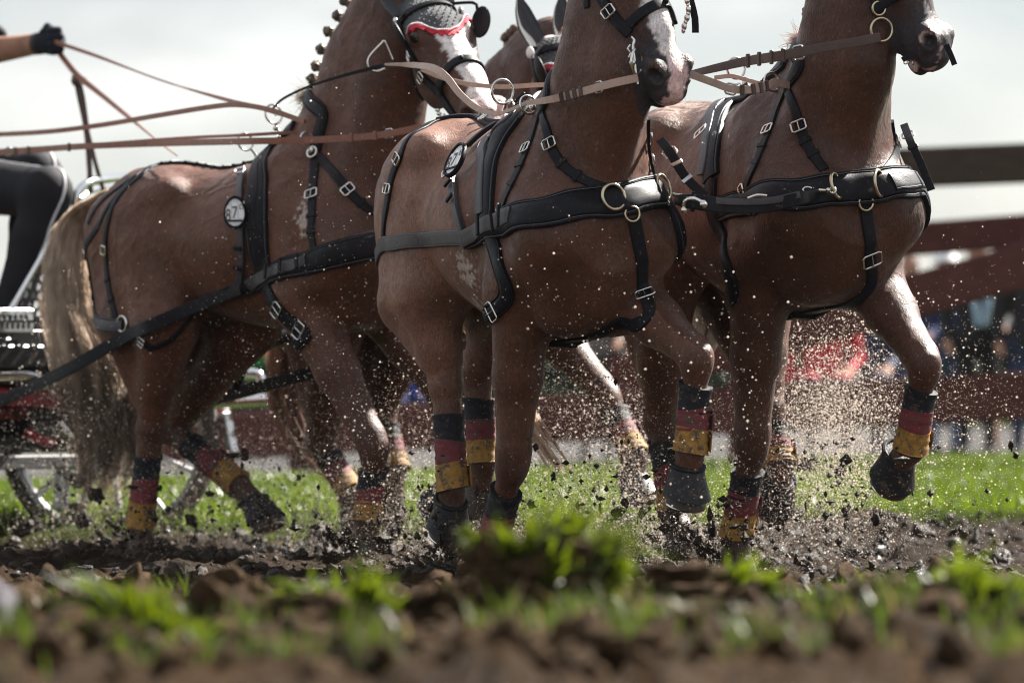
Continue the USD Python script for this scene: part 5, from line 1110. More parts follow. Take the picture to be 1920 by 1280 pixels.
# ---------------------------------------------------------------- ground: a churned track between turf, out to the horizon
def sstep(x, a, b):
    t = np.clip((x - a) / (b - a), 0, 1); return t * t * (3 - 2 * t)
def far_edge(x): return 20.9 + 0.45 * (x + 0.5) + 0.25 * np.sin(x * 1.3)
def zones(x, y):
    """Shares of turf (far side) and of the near bank at a point."""
    return sstep(y, far_edge(x) - 0.25, far_edge(x) + 0.35), 1 - sstep(y, 15.1, 16.6)
def height(x, y, fine=True):
    x, y = np.broadcast_arrays(np.asarray(x, float), np.asarray(y, float)); sh = x.shape; x, y = x.ravel(), y.ravel()
    turf, near = zones(x, y); track = (1 - turf) * (1 - near); mid = np.exp(-((y - 17.9) / 0.5) ** 2) * sstep(-x, -0.1, 0.9)
    p = np.stack([x, y, np.zeros_like(x)], 1)
    z = -0.115 * track + 0.055 * mid * 0.9 + near * (-0.085 + 0.125 * (1 - sstep(y, 9.4, 14.6)))
    close = np.exp(-np.maximum(np.abs(x) - 4, 0)) * (1 - sstep(y, 24, 40))
    n1 = meshkit.fbm(p * (2.6, 2.2, 1), 4, 1) - 0.5; n2 = meshkit.fbm(p * (8, 6.5, 1), 4, 2) - 0.5; n3 = np.abs(meshkit.fbm(p * (22, 18, 1), 3, 3) - 0.5)
    z += close * ((1 - 0.7 * turf) * (0.10 * n1 + 0.10 * n2 * (1 + near) + 0.07 * (0.22 - n3)) + turf * 0.03 * n1)
    ridge = np.exp(-((y - far_edge(x) + 0.35) / 0.30) ** 2) * (0.045 + 0.08 * np.maximum(n1 + .1, 0)) * close * sstep(x, -1.5, 1.0)
    return (z + ridge).reshape(sh)
def lines(pieces):
    out = [np.linspace(a, b, n, endpoint=False) for a, b, n in pieces]; return np.concatenate(out + [[pieces[-1][1]]])
gx = lines([(-1500, -200, 5), (-200, -30, 8), (-30, -6, 14), (-6, -2.7, 36), (-2.7, 2.9, 270), (2.9, 7, 40), (7, 30, 14), (30, 200, 8), (200, 1500, 5)])
gy = lines([(-300, -20, 6), (-20, 4, 14), (4, 8.5, 50), (8.5, 15, 220), (15, 21.8, 400), (21.8, 26, 90), (26, 40, 60), (40, 120, 24), (120, 3000, 20)])
XX, YY = np.meshgrid(gx, gy, indexing='ij'); ZZ = height(XX, YY)
gv = np.stack([XX, YY, ZZ], -1).reshape(-1, 3)
turf, near = zones(gv[:, 0], gv[:, 1]); dry = meshkit.fbm(gv * (3, 3, 8), 4, 6)
gc = np.array([0.020, 0.0130, 0.0082]) * np.ones((len(gv), 1))
gc = gc * (1 - near[:, None]) + np.array([0.026, 0.0155, 0.0080]) * near[:, None] * (0.55 + 0.9 * dry[:, None])
gc = gc * (1 - turf[:, None]) + np.array([0.03, 0.042, 0.012]) * turf[:, None]
pathm = (sstep(gv[:, 1], 29.5 + 1.9 * (gv[:, 0] + 0.6), 30.5 + 1.9 * (gv[:, 0] + 0.6)) * (gv[:, 1] < 70) * (gv[:, 1] > 26))[:, None]
gc = gc * (1 - pathm) + np.array([0.075, 0.073, 0.072]) * pathm
fv, ff = skin(np.stack([gv.reshape(XX.shape + (3,))[i] for i in range(len(gx))]), closed=False, caps=False)
obj('ground', (fv, ff), M['ground'], kind='structure', color=gc)

rng = np.random.default_rng(7)
def lumps(n, area, size, seed, sub, sink=0.25, keep=None, jag=1.0):
    rg = np.random.default_rng(seed); protos = [ball((0, 0, 0), 1.0, sub, jag=jag, seed=seed + q) for q in range(7)]; parts = []
    x, y = rg.uniform(area[0], area[1], n), rg.uniform(area[2], area[3], n)
    if keep is not None: m = keep(x, y, rg); x, y = x[m], y[m]
    z = height(x, y); r = size[0] * (size[1] / size[0]) ** (rg.uniform(0, 1, len(x)) ** 2.2)
    for i in range(len(x)):
        v, f = protos[rg.integers(7)]; Q = trimesh.transformations.random_rotation_matrix(rg.uniform(0, 1, 3))[:3, :3]
        parts.append(((v * (1, rg.uniform(.5, 1), rg.uniform(.35, .75))) @ Q.T * r[i] + (x[i], y[i], z[i] + r[i] * (0.5 - sink)), f))
    return join(parts)
on_track = lambda x, y, rg: (y < far_edge(x) + 0.15)
obj('mud_clods', lumps(8000, (-2.4, 2.7, 15.0, 22.6), (0.006, 0.035), 3, 1, sink=0.42, keep=on_track, jag=1.6), M['mud_clod'], smooth=60, kind='stuff', label='small wet clods of churned mud over the track', cat='mud')
obj('mud_lumps', lumps(240, (-2.4, 2.7, 15.0, 22.6), (0.03, 0.07), 5, 2, sink=0.5, keep=on_track, jag=1.5), M['mud_clod'], smooth=60, kind='stuff', label='larger broken lumps of wet mud along the rut', cat='mud')
obj('earth_clods', lumps(2300, (-1.7, 1.7, 8.4, 15.2), (0.010, 0.065), 8, 2, sink=0.15, jag=1.5), M['earth'], smooth=60, kind='stuff', label='blurred crumbly brown clods across the near bank', cat='earth')

# grass
def blades(x, y, z, h, seed, lean=0.5, w=0.0035, per=1):
    """Bent tapering blades, two quads and a tip each."""
    rg = np.random.default_rng(seed); n = len(x); a = rg.uniform(0, 6.283, n); d = np.stack([np.cos(a), np.sin(a), 0 * a], 1); s = np.stack([-np.sin(a), np.cos(a), 0 * a], 1)
    hh = h * rg.uniform(0.5, 1.25, n); ln = rg.uniform(0.1, lean, n)[:, None] * hh[:, None]; ww = (w * rg.uniform(.6, 1.3, n))[:, None]
    b = np.stack([x, y, z], 1); up = np.array([0, 0, 1.0])
    m1 = b + d * ln * 0.3 + up * (hh * 0.5)[:, None]; t = b + d * ln + up * (hh * 0.95)[:, None]
    v = np.stack([b - s * ww, b + s * ww, m1 - s * ww * .8, m1 + s * ww * .8, t], 1).reshape(-1, 3); i = np.arange(n)[:, None] * 5
    f = np.vstack([i + np.array([[0, 1, 3]]), i + np.array([[0, 3, 2]]), i + np.array([[2, 3, 4]])])
    return v, f
def patch(n, x0, x1, y0, y1, h, seed, dens, w=0.0035, lean=0.6):
    rg = np.random.default_rng(seed); x, y = rg.uniform(x0, x1, n), rg.uniform(y0, y1, n); m = dens(x, y, rg); x, y = x[m], y[m]
    return blades(x, y, height(x, y) - 0.004, h, seed + 1, lean, w)
far = lambda x, y, rg: (y > far_edge(x) + 0.1 + rg.uniform(-.25, .3, len(x))) & (y < 31 + 1.9 * (x + 0.6)) & (np.abs(x) < y * 0.105 + .1)
obj('far_grass', patch(150000, -3.6, 4.2, 20.4, 38, 0.07, 21, far, 0.0042), M['far_grass'], smooth=False, kind='stuff', label='bright short grass beyond the muddy track', cat='grass')
gn = lambda x, y, rg: meshkit.fbm(np.stack([x * 4.2, y * 2.4, 0 * x], 1), 3, 31) + 0.08 * sstep(x, 0.6, 1.0) + 0.06 * (1 - sstep(y, 9.3, 10.8)) - 0.10 * sstep(y, 10.6, 12.0) > 0.60 + rg.uniform(-.03, .03, len(x))
obj('bank_grass', patch(42000, -1.6, 1.7, 8.7, 14.6, 0.075, 41, gn, 0.0035), M['grass'], smooth=False, kind='stuff', label='blurred green grass tufts on the near bank', cat='grass')
obj('dry_bank_grass', patch(5200, -1.6, 1.7, 8.7, 15, 0.06, 43, gn, 0.003, 1.4), M['straw'], smooth=False, kind='stuff', label='withered straw coloured blades on the near bank', cat='grass')

# the big turned-up turf in front of the lens, and smaller ones
def turf(label, px, py, Y, size, seed, n, green=1.0, h=0.06):
    c = P(px, py, Y); c[2] = min(c[2], float(height(c[0], c[1])) + size[2] * 0.72); t = thing('turf_clod', label, 'turf clod', c)
    rg = np.random.default_rng(seed); parts = []
    for i in range(9):
        o = rg.uniform(-0.62, 0.62, 3) * size if i else np.zeros(3); r = rg.uniform(0.30, 0.55) if i else 0.72
        v, f = ball((0, 0, 0), 1.0, 4, jag=1.2, seed=seed + i); v = v * (np.array(size) * r * rg.uniform(.7, 1.25, 3)); v = v + 0.30 * size[0] * r * (meshkit.fbm(v * 22, 4, seed)[:, None] - 0.5) + o; parts.append((v, f))
    v, f = join(parts); obj('earth', (v, f), M['earth'], t, smooth=70)
    nn = unit_rows(v); wgt = np.clip(nn[:, 2] * 0.9 + nn[:, 0] * 0.5 - 0.1, 0, 1); wgt /= wgt.sum(); k = max(8, n // 26)
    ci = rg.choice(len(v), k, p=wgt); i = ci[rg.integers(k, size=n)]; lean = rg.normal(0, 0.55, (len(v), 3))[i]; tall = rg.lognormal(0, 0.35, len(v))[i]
    b = v[i] + rg.normal(0, 0.010, (n, 3)); nv = unit_rows(nn[i] * .7 + V(0, 0, 0.6) + lean + rg.normal(0, 0.28, (n, 3))); s = unit_rows(np.cross(nv, rg.normal(0, 1, (n, 3)))); L = (h * 1.25 * tall * rg.uniform(.5, 1.3, n))[:, None]; w = (0.0046 * rg.uniform(.6, 1.5, n))[:, None]
    mid = b + nv * L * .5; tip = b + nv * L + V(0, 0, -0.45) * L * rg.uniform(0, 1, (n, 1)); k = np.arange(n)[:, None] * 5
    gv_ = np.stack([b - s * w, b + s * w, mid - s * w, mid + s * w, tip], 1).reshape(-1, 3); gf = np.vstack([k + [[0, 1, 3]], k + [[0, 3, 2]], k + [[2, 3, 4]]])
    obj('grass', (gv_, gf), M['turf_grass'], t, smooth=False, kind='stuff')
    m = n // 5; j_ = rg.integers(len(v), size=m); st = [np.array([v[q], v[q] + nn[q] * .03 + rg.normal(0, .01, 3), v[q] + nn[q] * .05 + rg.normal(0, .02, 3) + V(0, 0, -.02)]) for q in j_]
    obj('roots', join([tube(q, [0.0014, 0.0004], 3) for q in st]), M['straw'], t, smooth=False, kind='stuff')
    return t
turf('large blurred clump of upturned turf standing in the middle of the near bank', 1010, 1075, 10.6, (0.175, 0.13, 0.14), 3, 1700)
turf('green blurred turf mound at the right edge of the near bank', 1790, 1180, 10.2, (0.16, 0.12, 0.085), 9, 900)
turf('low brown clod at left with pale grass on top', 620, 1165, 10.6, (0.15, 0.10, 0.06), 12, 520, h=0.045)
turf('dark clod with sparse blades in the bottom left corner', 250, 1215, 9.9, (0.14, 0.1, 0.06), 15, 560, h=0.05)
turf('brown lump right of the big clump, nearly bare', 1330, 1110, 11.2, (0.16, 0.11, 0.07), 18, 180, h=0.04)
v, f = ball((0, 0, 0), 1.0, 4, jag=0.5, seed=2); o = obj('stone', (v * (0.07, 0.09, 0.13) + P(-28, 1200, 9.9), f), M['stone'], smooth=60); tag(o, 'grey blurred stone in the bottom left corner', 'stone')

# ---------------------------------------------------------------- obstacle of heavy beams, hedge and tree behind
fn = thing('beam_obstacle', 'tall driving obstacle of red brown beams behind the horses at the right', 'obstacle', P(1735, 860, 32.5))
l0 = P(1735, 860, 32.5)
for (p0, p1, hpx, mt, lab) in (((1480, 324, 32.2), (2120, 298, 31.8), 74, 'brown_wood', 'weathered brown top beam'), ((1200, 487, 33.0), (2120, 418, 32.0), 62, 'red_wood', None), ((1150, 712, 32.9), (2120, 442, 31.7), 82, 'red_wood', 'slanting beam with a sunlit top edge'), ((260, 826, 32.8), (2120, 731, 32.2), 88, 'red_wood', None)):
    obj('beam', placed(bar(P(*p0), P(*p1), 0.10, hpx * 32.3 / F, bevel=0.012), np.eye(3), -l0), M[mt], fn, smooth=30, label=lab)
for px, mt in ((1395, 'red_wood'), (2010, 'brown_wood'), (570, 'red_wood')):
    base, top = P(px, 900, 32.9), P(px, 260 if px > 1000 else 760, 32.9); obj('post', placed(bar(base, top, 0.2, 0.2, up=(0, 1, 0), bevel=0.015), np.eye(3), -l0), M[mt], fn, smooth=30)
obj('post', placed(bar(P(1909, 470, 32.3), P(1903, 408, 32.3), 0.06, 0.12, up=(0, 1, 0)), np.eye(3), -l0), M['straw'] if False else M['bark'], fn)
def leafcloud(n, cs, seed, size):
    rg = np.random.default_rng(seed); v, k = [], []
    for i in range(n):
        c, r = cs[rg.integers(len(cs))]; d = unit(rg.normal(0, 1, 3)) * rg.uniform(.55, 1.05) ** .5; c = np.asarray(c) + d * np.asarray(r)
        a, b = unit(rg.normal(0, 1, 3)), rg.normal(0, 1, 3); b = unit(np.cross(a, b)); s = size * rg.uniform(.6, 1.4); v += [c + a * s, c + b * s * .5, c - a * s, c - b * s * .5]
    i = np.arange(n)[:, None] * 4
    return np.array(v), np.vstack([i + [[0, 1, 2]], i + [[0, 2, 3]]])
rg = np.random.default_rng(2); hc = []
for x in np.linspace(-4.5, 9.5, 46): hc.append(((x + rg.normal(0, .2), rg.normal(0, .5), 0.75 + rg.normal(0, .15)), (0.6, 0.6, 0.85)))
hg = thing('hedge', 'dark blurred hedge behind the spectators', 'hedge', (0, 66, 0.05)); obj('foliage', leafcloud(26000, hc, 3, 0.085), M['hedge'], hg, smooth=False)
obj('stems', join([tube([(c[0][0], c[0][1], 0), (c[0][0] + .1, c[0][1], 0.6), c[0]], [0.04, 0.03, 0.015], 6) for c in hc[::2]]), M['bark'], hg)
tr_ = thing('tree', 'small blue green tree rising at the right edge behind the beams', 'tree', (7.62, 70, 0.05)); tc_ = [((rg.normal(0, .35), rg.normal(0, .4), 2.2 + rg.normal(0, .4)), (.42, .42, .36)) for _ in range(14)]
obj('crown', leafcloud(6000, tc_, 5, 0.06), M['treeleaf'], tr_, smooth=False)
obj('trunk', join([tube([(0, 0, 0), (.03, 0, .9), (0, .05, 2.2)], [.09, .06, .03], 8)] + [tube([(0.02, 0, 1.0 + .1 * i), np.array(tc_[i][0])], [.03, .01], 5) for i in range(8)]), M['bark'], tr_)

# ---------------------------------------------------------------- people
SKIN = (0.32, 0.17, 0.115)
def person(label, px, Y, hgt, top, legs, hair_=(0.05, 0.03, 0.02), pose='stand', turn=0.0, base=None, hat=None, scarf=None, bare=False, group=None):
    x = (px - VX) * Y / F; z0 = float(height(x, Y)) if base is None else base; k = hgt / 1.75
    t = thing('person', label, 'person', (x, Y, z0), turn, group)
    f = Field((-0.5 * k, -0.55 * k, -0.03), (0.5 * k, 0.6 * k, 1.85 * k if pose == 'stand' else 1.45 * k), 0.02)
    E = lambda x, y, z: np.array([x, y, z]) * k
    c = lambda a, b, ra, rb, kk=0.03: f.cone(E(*a), E(*b), ra * k, rb * k, kk)
    dz = 0.0 if pose == 'stand' else -0.47
    c((-.09, 0, .95 + dz), (.09, 0, .95 + dz), .13, .13); c((0, 0, 1.0 + dz), (0, .0, 1.28 + dz), .145, .155); c((-.14, 0, 1.40 + dz), (.14, 0, 1.40 + dz), .085, .085)
    c((0, 0, 1.38 + dz), (0, -.01, 1.52 + dz), .06, .052); f.ell(E(0, -.015, 1.63 + dz), np.array([.078, .098, .118]) * k, k=0.02); f.ell(E(0, -.11, 1.61 + dz), np.array([.016, .025, .025]) * k, k=0.01)
    for g in (-1, 1):
        c((.20 * g, 0, 1.38 + dz), (.25 * g, .02, 1.12 + dz), .058, .046); hd_ = (.17 * g, -.18, 1.02 + dz) if g > 0 else (.26 * g, -.10, .90 + dz)
        c((.25 * g, .02, 1.12 + dz), hd_, .046, .032); c(hd_, (hd_[0] - .02 * g, hd_[1] - .07, hd_[2] - .05), .036, .030, .02)
        if pose == 'stand':
            c((.09 * g, 0, .93), (.10 * g, -.02, .50), .088, .060); c((.10 * g, -.02, .50), (.10 * g, .01, .09), .056, .040); c((.10 * g, .02, .05), (.11 * g, -.15, .035), .045, .036)
        else:
            c((.09 * g, 0, .47), (.12 * g, -.42, .48), .088, .062); c((.12 * g, -.42, .48), (.12 * g, -.38, .09), .057, .042); c((.12 * g, -.36, .05), (.12 * g, -.52, .035), .045, .036)
    v, fc = f.mesh(); q = v / k; zz = q[:, 2] - dz
    col = np.tile(np.array(top, float), (len(v), 1))
    col[(zz < 0.97) & (np.abs(q[:, 0]) < 0.21) & ((q[:, 1] > -0.12) | (pose != 'stand'))] = legs
    if bare: col[(zz < 0.5) & (zz > 0.1)] = SKIN
    col[(q[:, 2] < 0.10)] = (0.02, 0.02, 0.022)
    col[zz > 1.47] = SKIN; hands = (np.abs(np.linalg.norm(q - np.array([.155, -.22, .99 + dz]), axis=1)) < .085) | (np.linalg.norm(q - np.array([-.25, -.14, .875 + dz]), axis=1) < .085); col[hands] = SKIN
    col[(zz > 1.60) & (q[:, 1] > -0.055 - 0.8 * np.maximum(zz - 1.68, 0) - 0.0)] = hair_; col[zz > 1.705] = hair_
    obj('body', (v, fc), M['cloth'], t, color=col)
    if hat is not None:
        m, f2 = lathe([(0.0, 0.10), (0.06, 0.095), (0.095, 0.05), (0.10, 0.0), (0.135, -0.012), (0.10, -0.01)], E(0, -.015, 1.67 + dz), (0, 0.1, 1.0)); obj('hat', ((m - E(0, -.015, 1.67 + dz)) * k + E(0, -.015, 1.67 + dz), f2), M['cloth'], t, color=np.tile(hat, (len(m), 1)))
    if scarf is not None:
        pts = [E(-.085, -.10, 1.46 + dz), E(-.06, -.175, 1.3 + dz), E(-.015, -.175, 1.05 + dz)], [E(.085, -.10, 1.46 + dz), E(.06, -.175, 1.3 + dz), E(.015, -.175, 1.05 + dz)]
        m = join([tube(spline(p, n=10), [0.035, 0.03, 0.03], 8) for p in pts]); obj('scarf', m, M['cloth'], t, color=np.tile(scarf, (len(m[0]), 1)))
    return t
DK, NV, BK = (0.018, 0.018, 0.022), (0.02, 0.03, 0.07), (0.012, 0.012, 0.014)
person('spectator in black coat with pale blue scarf between the two lower beams', 1832, 37.5, 1.62, BK, BK, scarf=(0.30, 0.42, 0.52), turn=.1)
person('spectator in dark jacket and bare legs near the right edge behind beams', 1885, 38.2, 1.60, DK, DK, bare=True, turn=-.3)
person('spectator in dark clothes cut off at the right edge', 1932, 37.2, 1.58, BK, NV)
person('spectator in navy jacket and jeans just right of the lifted foreleg', 1772, 38.6, 1.55, NV, (0.06, 0.10, 0.17), hat=(0.75, 0.75, 0.75), turn=.3)
person('spectator in dark navy with the lifted foreleg in front', 1706, 37.8, 1.52, (0.02, 0.03, 0.10), NV, turn=-.2)
person('seated spectator in bright red jacket between the right horse legs', 1545, 34.6, 1.62, (0.36, 0.012, 0.03), NV, pose='sit', hair_=(.12, .08, .05), base=0.12)
person('seated spectator with white cap and dark top beside red jacket', 1615, 34.9, 1.66, NV, DK, pose='sit', hat=(0.78, 0.80, 0.84), base=0.12, hair_=(0.3, .22, .14))
person('dark dressed spectator behind the lifted foreleg, standing', 1660, 36.4, 1.40, (0.02, 0.025, 0.05), NV)
person('spectator in blue jacket sitting low beneath the rear far horse belly', 772, 35.5, 1.25, (0.02, 0.035, 0.16), NV, pose='sit', base=0.1)
person('spectator in green jacket seen under the near horse belly', 474, 36.5, 1.32, (0.02, 0.16, 0.04), DK, hair_=(.25, .17, .1))
person('spectator in red top left of the reddish tail', 512, 37.5, 1.22, (0.32, 0.03, 0.03), NV, hair_=(.35, .26, .18))
person('spectator in grey coat between front horse legs', 1120, 37.0, 1.45, (0.10, 0.09, 0.09), DK, hair_=(.1, .08, .06))
person('spectator in brown coat behind the middle horse lifted foreleg', 1240, 36.8, 1.5, (0.09, 0.05, 0.035), DK)
person('spectator in black behind the carriage wheel', 395, 36.0, 1.3, DK, DK)

# ---------------------------------------------------------------- the carriage at the left
HD = math.radians(-42); FW, LF_ = V(math.cos(HD), math.sin(HD), 0), V(-math.sin(HD), math.cos(HD), 0); UP = V(0, 0, 1)
C0 = V(-2.02, 20.55, -0.06)                                   # on the ground below the middle of the front axle
ca = thing('marathon_carriage', 'red and black marathon carriage with chrome rails and silver spoked wheel at the left edge', 'carriage', C0, HD)
CR = np.stack([FW, LF_, UP], 1)
def cl(w): return (np.asarray(w) - C0) @ CR
def cp(px, py, Y): return cl(P(px, py, Y))
def wheel(x, y, R, name='wheel', z=None, steer=0.0):
    w = UsdGeom.Xform.Define(stage, numbered(str(ca.GetPath()) + '/' + name)); w.AddTranslateOp().Set(Gf.Vec3d(x, y, R if z is None else z)); w.AddRotateZOp().Set(steer); w = w.GetPrim(); c = V(0, 0, 0)
    a = np.linspace(0, 2 * np.pi, 72, endpoint=False)
    def torus(prof): return skin(np.array([[c + V(0, dy, 0) + (R + dr) * V(math.cos(q), 0, math.sin(q)) for dr, dy in prof] for q in np.r_[a, 0]]), caps=False)
    obj('tyre', torus([(-0.055, -0.024), (-0.015, -0.034), (0.0, -0.022), (0.0, 0.022), (-0.015, 0.034), (-0.055, 0.024)]), M['tyre'], w, smooth=40)
    obj('rim', torus([(-0.075, -0.018), (-0.055, -0.026), (-0.055, 0.026), (-0.075, 0.018)]), M['alu'], w, smooth=40)
    obj('hub', lathe([(0.0, -0.12), (0.045, -0.12), (0.06, -0.10), (0.06, -0.045), (0.085, -0.04), (0.085, 0.04), (0.06, 0.045), (0.06, 0.09), (0.0, 0.09)], c, (0, 1, 0), 24), M['chrome'], w, smooth=40)
    for i in range(12):
        q = i * np.pi / 6 + 0.14; d = V(math.cos(q), 0, math.sin(q)); s = V(0, 0.02 * (1 if i % 2 else -1), 0)
        obj('spoke', tube([c + d * 0.07 + s, c + d * (R - 0.065)], [0.016, 0.013], 8), M['silver_paint'], w)
    ring_ = ring(c + V(0, -0.05, 0), (0, 1, 0), 0.17, 0.006, m=40); obj('brake_disc', join([ring_, lathe([(0.09, -0.056), (0.165, -0.056), (0.165, -0.046), (0.09, -0.046)], c, (0, 1, 0), 36)]), M['steel'], w)
hb_ = cp(204, 816, 20.95); wheel(hb_[0], hb_[1], 0.47, z=hb_[2], steer=26.0); wheel(0.0, -0.64, 0.50); wheel(-1.55, 0.66, 0.56); wheel(-1.55, -0.66, 0.56)
B_ = lambda size, c, bev=0.008: box(size, c, None, bev)
obj('axle', join([tube([(0, -0.62, 0.5), (0, 0.62, 0.5)], 0.032, 12), tube([(-1.55, -0.62, 0.56), (-1.55, 0.62, 0.56)], 0.032, 12)]), M['red_paint'], ca, smooth=40)
obj('turntable', join([lathe([(0.0, 0.60), (0.30, 0.60), (0.32, 0.615), (0.32, 0.635), (0.30, 0.65), (0.0, 0.65)], (0, 0, 0), (0, 0, 1), 40), lathe([(0.0, 0.66), (0.26, 0.66), (0.26, 0.70), (0.0, 0.70)], (0, 0, 0), (0, 0, 1), 40)]), M['black_paint'], ca, smooth=40)
obj('chassis', join([B_((2.0, 0.10, 0.09), (-0.75, -0.22, 0.75)), B_((2.0, 0.10, 0.09), (-0.75, 0.22, 0.75)), B_((0.10, 0.9, 0.09), (0.25, 0, 0.72)), B_((0.10, 0.9, 0.09), (-0.35, 0, 0.72))]), M['black_paint'], ca)
for s in (-1, 1):
    for dz in (0.0, 0.045):
        obj('leaf_spring', tube(spline([(-0.30, 0.42 * s, 0.50 + dz), (0.0, 0.42 * s, 0.44 + dz * 1.8), (0.34, 0.42 * s, 0.52 + dz)], n=16), 0.017, 8), M['red_paint'], ca, smooth=40)
    obj('spring_block', B_((0.10, 0.11, 0.20), (0.0, 0.42 * s, 0.53)), M['red_paint'], ca)
    obj('brake_caliper', B_((0.09, 0.05, 0.12), (0.13, 0.55 * s, 0.55)), M['alu'], ca)
obj('pole', tube([(0.1, 0, 0.62), (1.2, 0, 0.74), (3.0, 0, 0.98)], [0.035, 0.032, 0.028], 12), M['black_paint'], ca, smooth=40)
obj('step_bar', B_((0.05, 0.50, 0.055), cp(60, 866, 20.25), 0.006), M['dull_grey'], ca)
obj('step_bar', bar(cp(-60, 866, 20.05), cp(150, 862, 20.7), 0.03, 0.042, bevel=0.006), M['dull_grey'], ca)
obj('step_leg', bar(cp(118, 868, 20.6), cp(116, 955, 20.6), 0.05, 0.05, up=(1, 0, 0), bevel=0.006), M['alu'], ca)
obj('step_brace', bar(cp(112, 880, 20.6), cp(152, 872, 20.75), 0.03, 0.02, bevel=0.004), M['alu'], ca)
obj('cross_tube', tube(spline([cp(-40, 705, 20.1), cp(40, 702, 20.25), cp(64, 708, 20.3), cp(80, 722, 20.35)], n=14), 0.028, 12), M['chrome'], ca, smooth=60)
obj('swingle_bar', tube(spline([cp(340, 722, 20.9), cp(372, 708, 20.9), (cp(430, 700, 20.9)), cp(482, 702, 20.9), cp(490, 712, 20.9)], n=16), [0.02, 0.026, 0.028, 0.028, 0.02], 12), M['chrome'], ca, smooth=60)
obj('roller', tube([cp(400, 756, 20.8), cp(512, 748, 20.8)], 0.026, 12), M['chrome'], ca, smooth=60)
obj('splinter_bar', bar(cp(-20, 742, 20.2), cp(420, 760, 21.1), 0.06, 0.07, bevel=0.008), M['red_paint'], ca)
obj('red_frame', join([bar(cp(-30, 695, 20.4), cp(54, 693, 20.5), 0.05, 0.032, bevel=0.005), bar(cp(212, 730, 20.8), cp(268, 733, 20.9), 0.08, 0.06, bevel=0.008)]), M['red_paint'], ca)
obj('white_post', tube([cp(245, 690, 20.8), cp(247, 724, 20.8)], 0.016, 10), M['alu'], ca, smooth=40)
obj('damper', join([tube([cp(128, 812, 20.5), cp(152, 840, 20.55)], 0.011, 10), tube([cp(108, 792, 20.45), cp(130, 816, 20.5)], 0.019, 10)]), M['chrome'], ca, smooth=40)
obj('red_guard', tube(spline([cp(50, 808, 20.4), cp(72, 822, 20.4), cp(98, 830, 20.45)], n=10), 0.020, 10), M['red_paint'], ca, smooth=40)
obj('front_arm', join([bar(cp(421, 772, 20.85), cp(436, 850, 20.85), 0.05, 0.035, up=(1, 0, 0), bevel=0.006)]), M['alu'], ca)
obj('brake_hose', tube(spline([cp(20, 770, 20.3), cp(70, 790, 20.3), cp(120, 770, 20.4), cp(170, 800, 20.5)], n=20), 0.008, 6), M['rubber'], ca, smooth=60)
# foot boards: perforated metal, seen edge on, and the slanting dash in front of the knees
def perforated(Lx, Ly, hole, pitch, t=0.006):
    g = Polygon([(0, 0), (Lx, 0), (Lx, Ly), (0, Ly)]); hs = []
    for i, y in enumerate(np.arange(pitch * .6, Ly - hole, pitch * 0.87)):
        for x in np.arange(pitch * (.6 if i % 2 else 1.1), Lx - hole, pitch): hs.append(affinity.scale(Point(x, y).buffer(hole, 10), 1, 1))
    for h in hs: g = g.difference(h)
    m = trimesh.creation.extrude_polygon(g, t, engine='earcut'); return np.array(m.vertices), np.array(m.faces)
def sheet(o, ex, ey, hole=0.015, pitch=0.042):
    o, ex, ey = map(np.asarray, (o, ex, ey)); Lx, Ly = np.linalg.norm(ex), np.linalg.norm(ey); x = ex / Lx; y = unit(ey - x * (ey @ x))
    return placed(perforated(Lx, Ly, hole, pitch), np.stack([x, y, np.cross(x, y)], 1), o)
a, b = cp(22, 578, 20.35), cp(110, 428, 20.5); obj('dash', sheet(a, b - a, LF_ @ CR * 0.62 + V(0, 0, 0)), M['black_paint'], ca)
obj('dash_rail', tube(spline([cp(10, 588, 20.3), cp(24, 574, 20.33), cp(62, 510, 20.4), cp(100, 446, 20.45), cp(122, 425, 20.5)], n=20), 0.012, 10), M['chrome'], ca, smooth=60)
a = cp(-70, 604, 20.05); obj('foot_board', sheet(a, V(0.36, 0, 0), V(0, 0.75, 0), 0.016, 0.045), M['black_paint'], ca)
obj('foot_board_edge', bar(cp(-70, 583, 20.05), cp(60, 583, 20.45), 0.03, 0.02, bevel=0.006), M['alu'], ca)
obj('front_plate', sheet(cp(-60, 622, 20.0), cp(60, 622, 20.4) - cp(-60, 622, 20.0), V(0, 0, 0.08), 0.014, 0.038), M['alu'], ca)
obj('footwell', join([B_((0.75, 0.9, 0.16), cp(-30, 655, 20.75)), B_((0.5, 0.9, 0.34), cp(-60, 770, 20.9)), B_((0.12, 0.85, 0.30), cp(60, 720, 20.9)), B_((0.5, 0.8, 0.10), cp(20, 668, 20.8)), B_((0.10, 0.7, 0.16), cp(100, 690, 20.8)), B_((0.3, 0.3, 0.25), cp(60, 760, 20.8)), B_((0.16, 0.9, 0.10), cp(150, 730, 20.9))]), M['black_paint'], ca)
obj('seat_rail', tube(spline([cp(140, 430, 20.8), cp(141, 395, 20.8), cp(145, 364, 20.8), cp(162, 344, 20.85), cp(200, 336, 21.0), cp(260, 331, 21.3), cp(300, 345, 21.5)], n=40), 0.017, 10), M['chrome'], ca, smooth=60)
obj('seat_rail', tube(spline([cp(150, 372, 21.0), cp(172, 358, 21.1), cp(215, 350, 21.3)], n=16), 0.011, 8), M['chrome'], ca, smooth=60)
obj('seat', join([B_((0.5, 0.95, 0.12), (-0.95, 0, 1.16), 0.04), B_((0.10, 0.95, 0.32), (-1.20, 0, 1.36), 0.04)]), M['rubber'], ca)
obj('seat_box', B_((0.5, 0.8, 0.3), (-0.95, 0, 0.95), 0.02), M['red_paint'], ca)
obj('rear_step', B_((0.5, 0.7, 0.05), (-1.75, 0, 0.62), 0.01), M['black_paint'], ca)

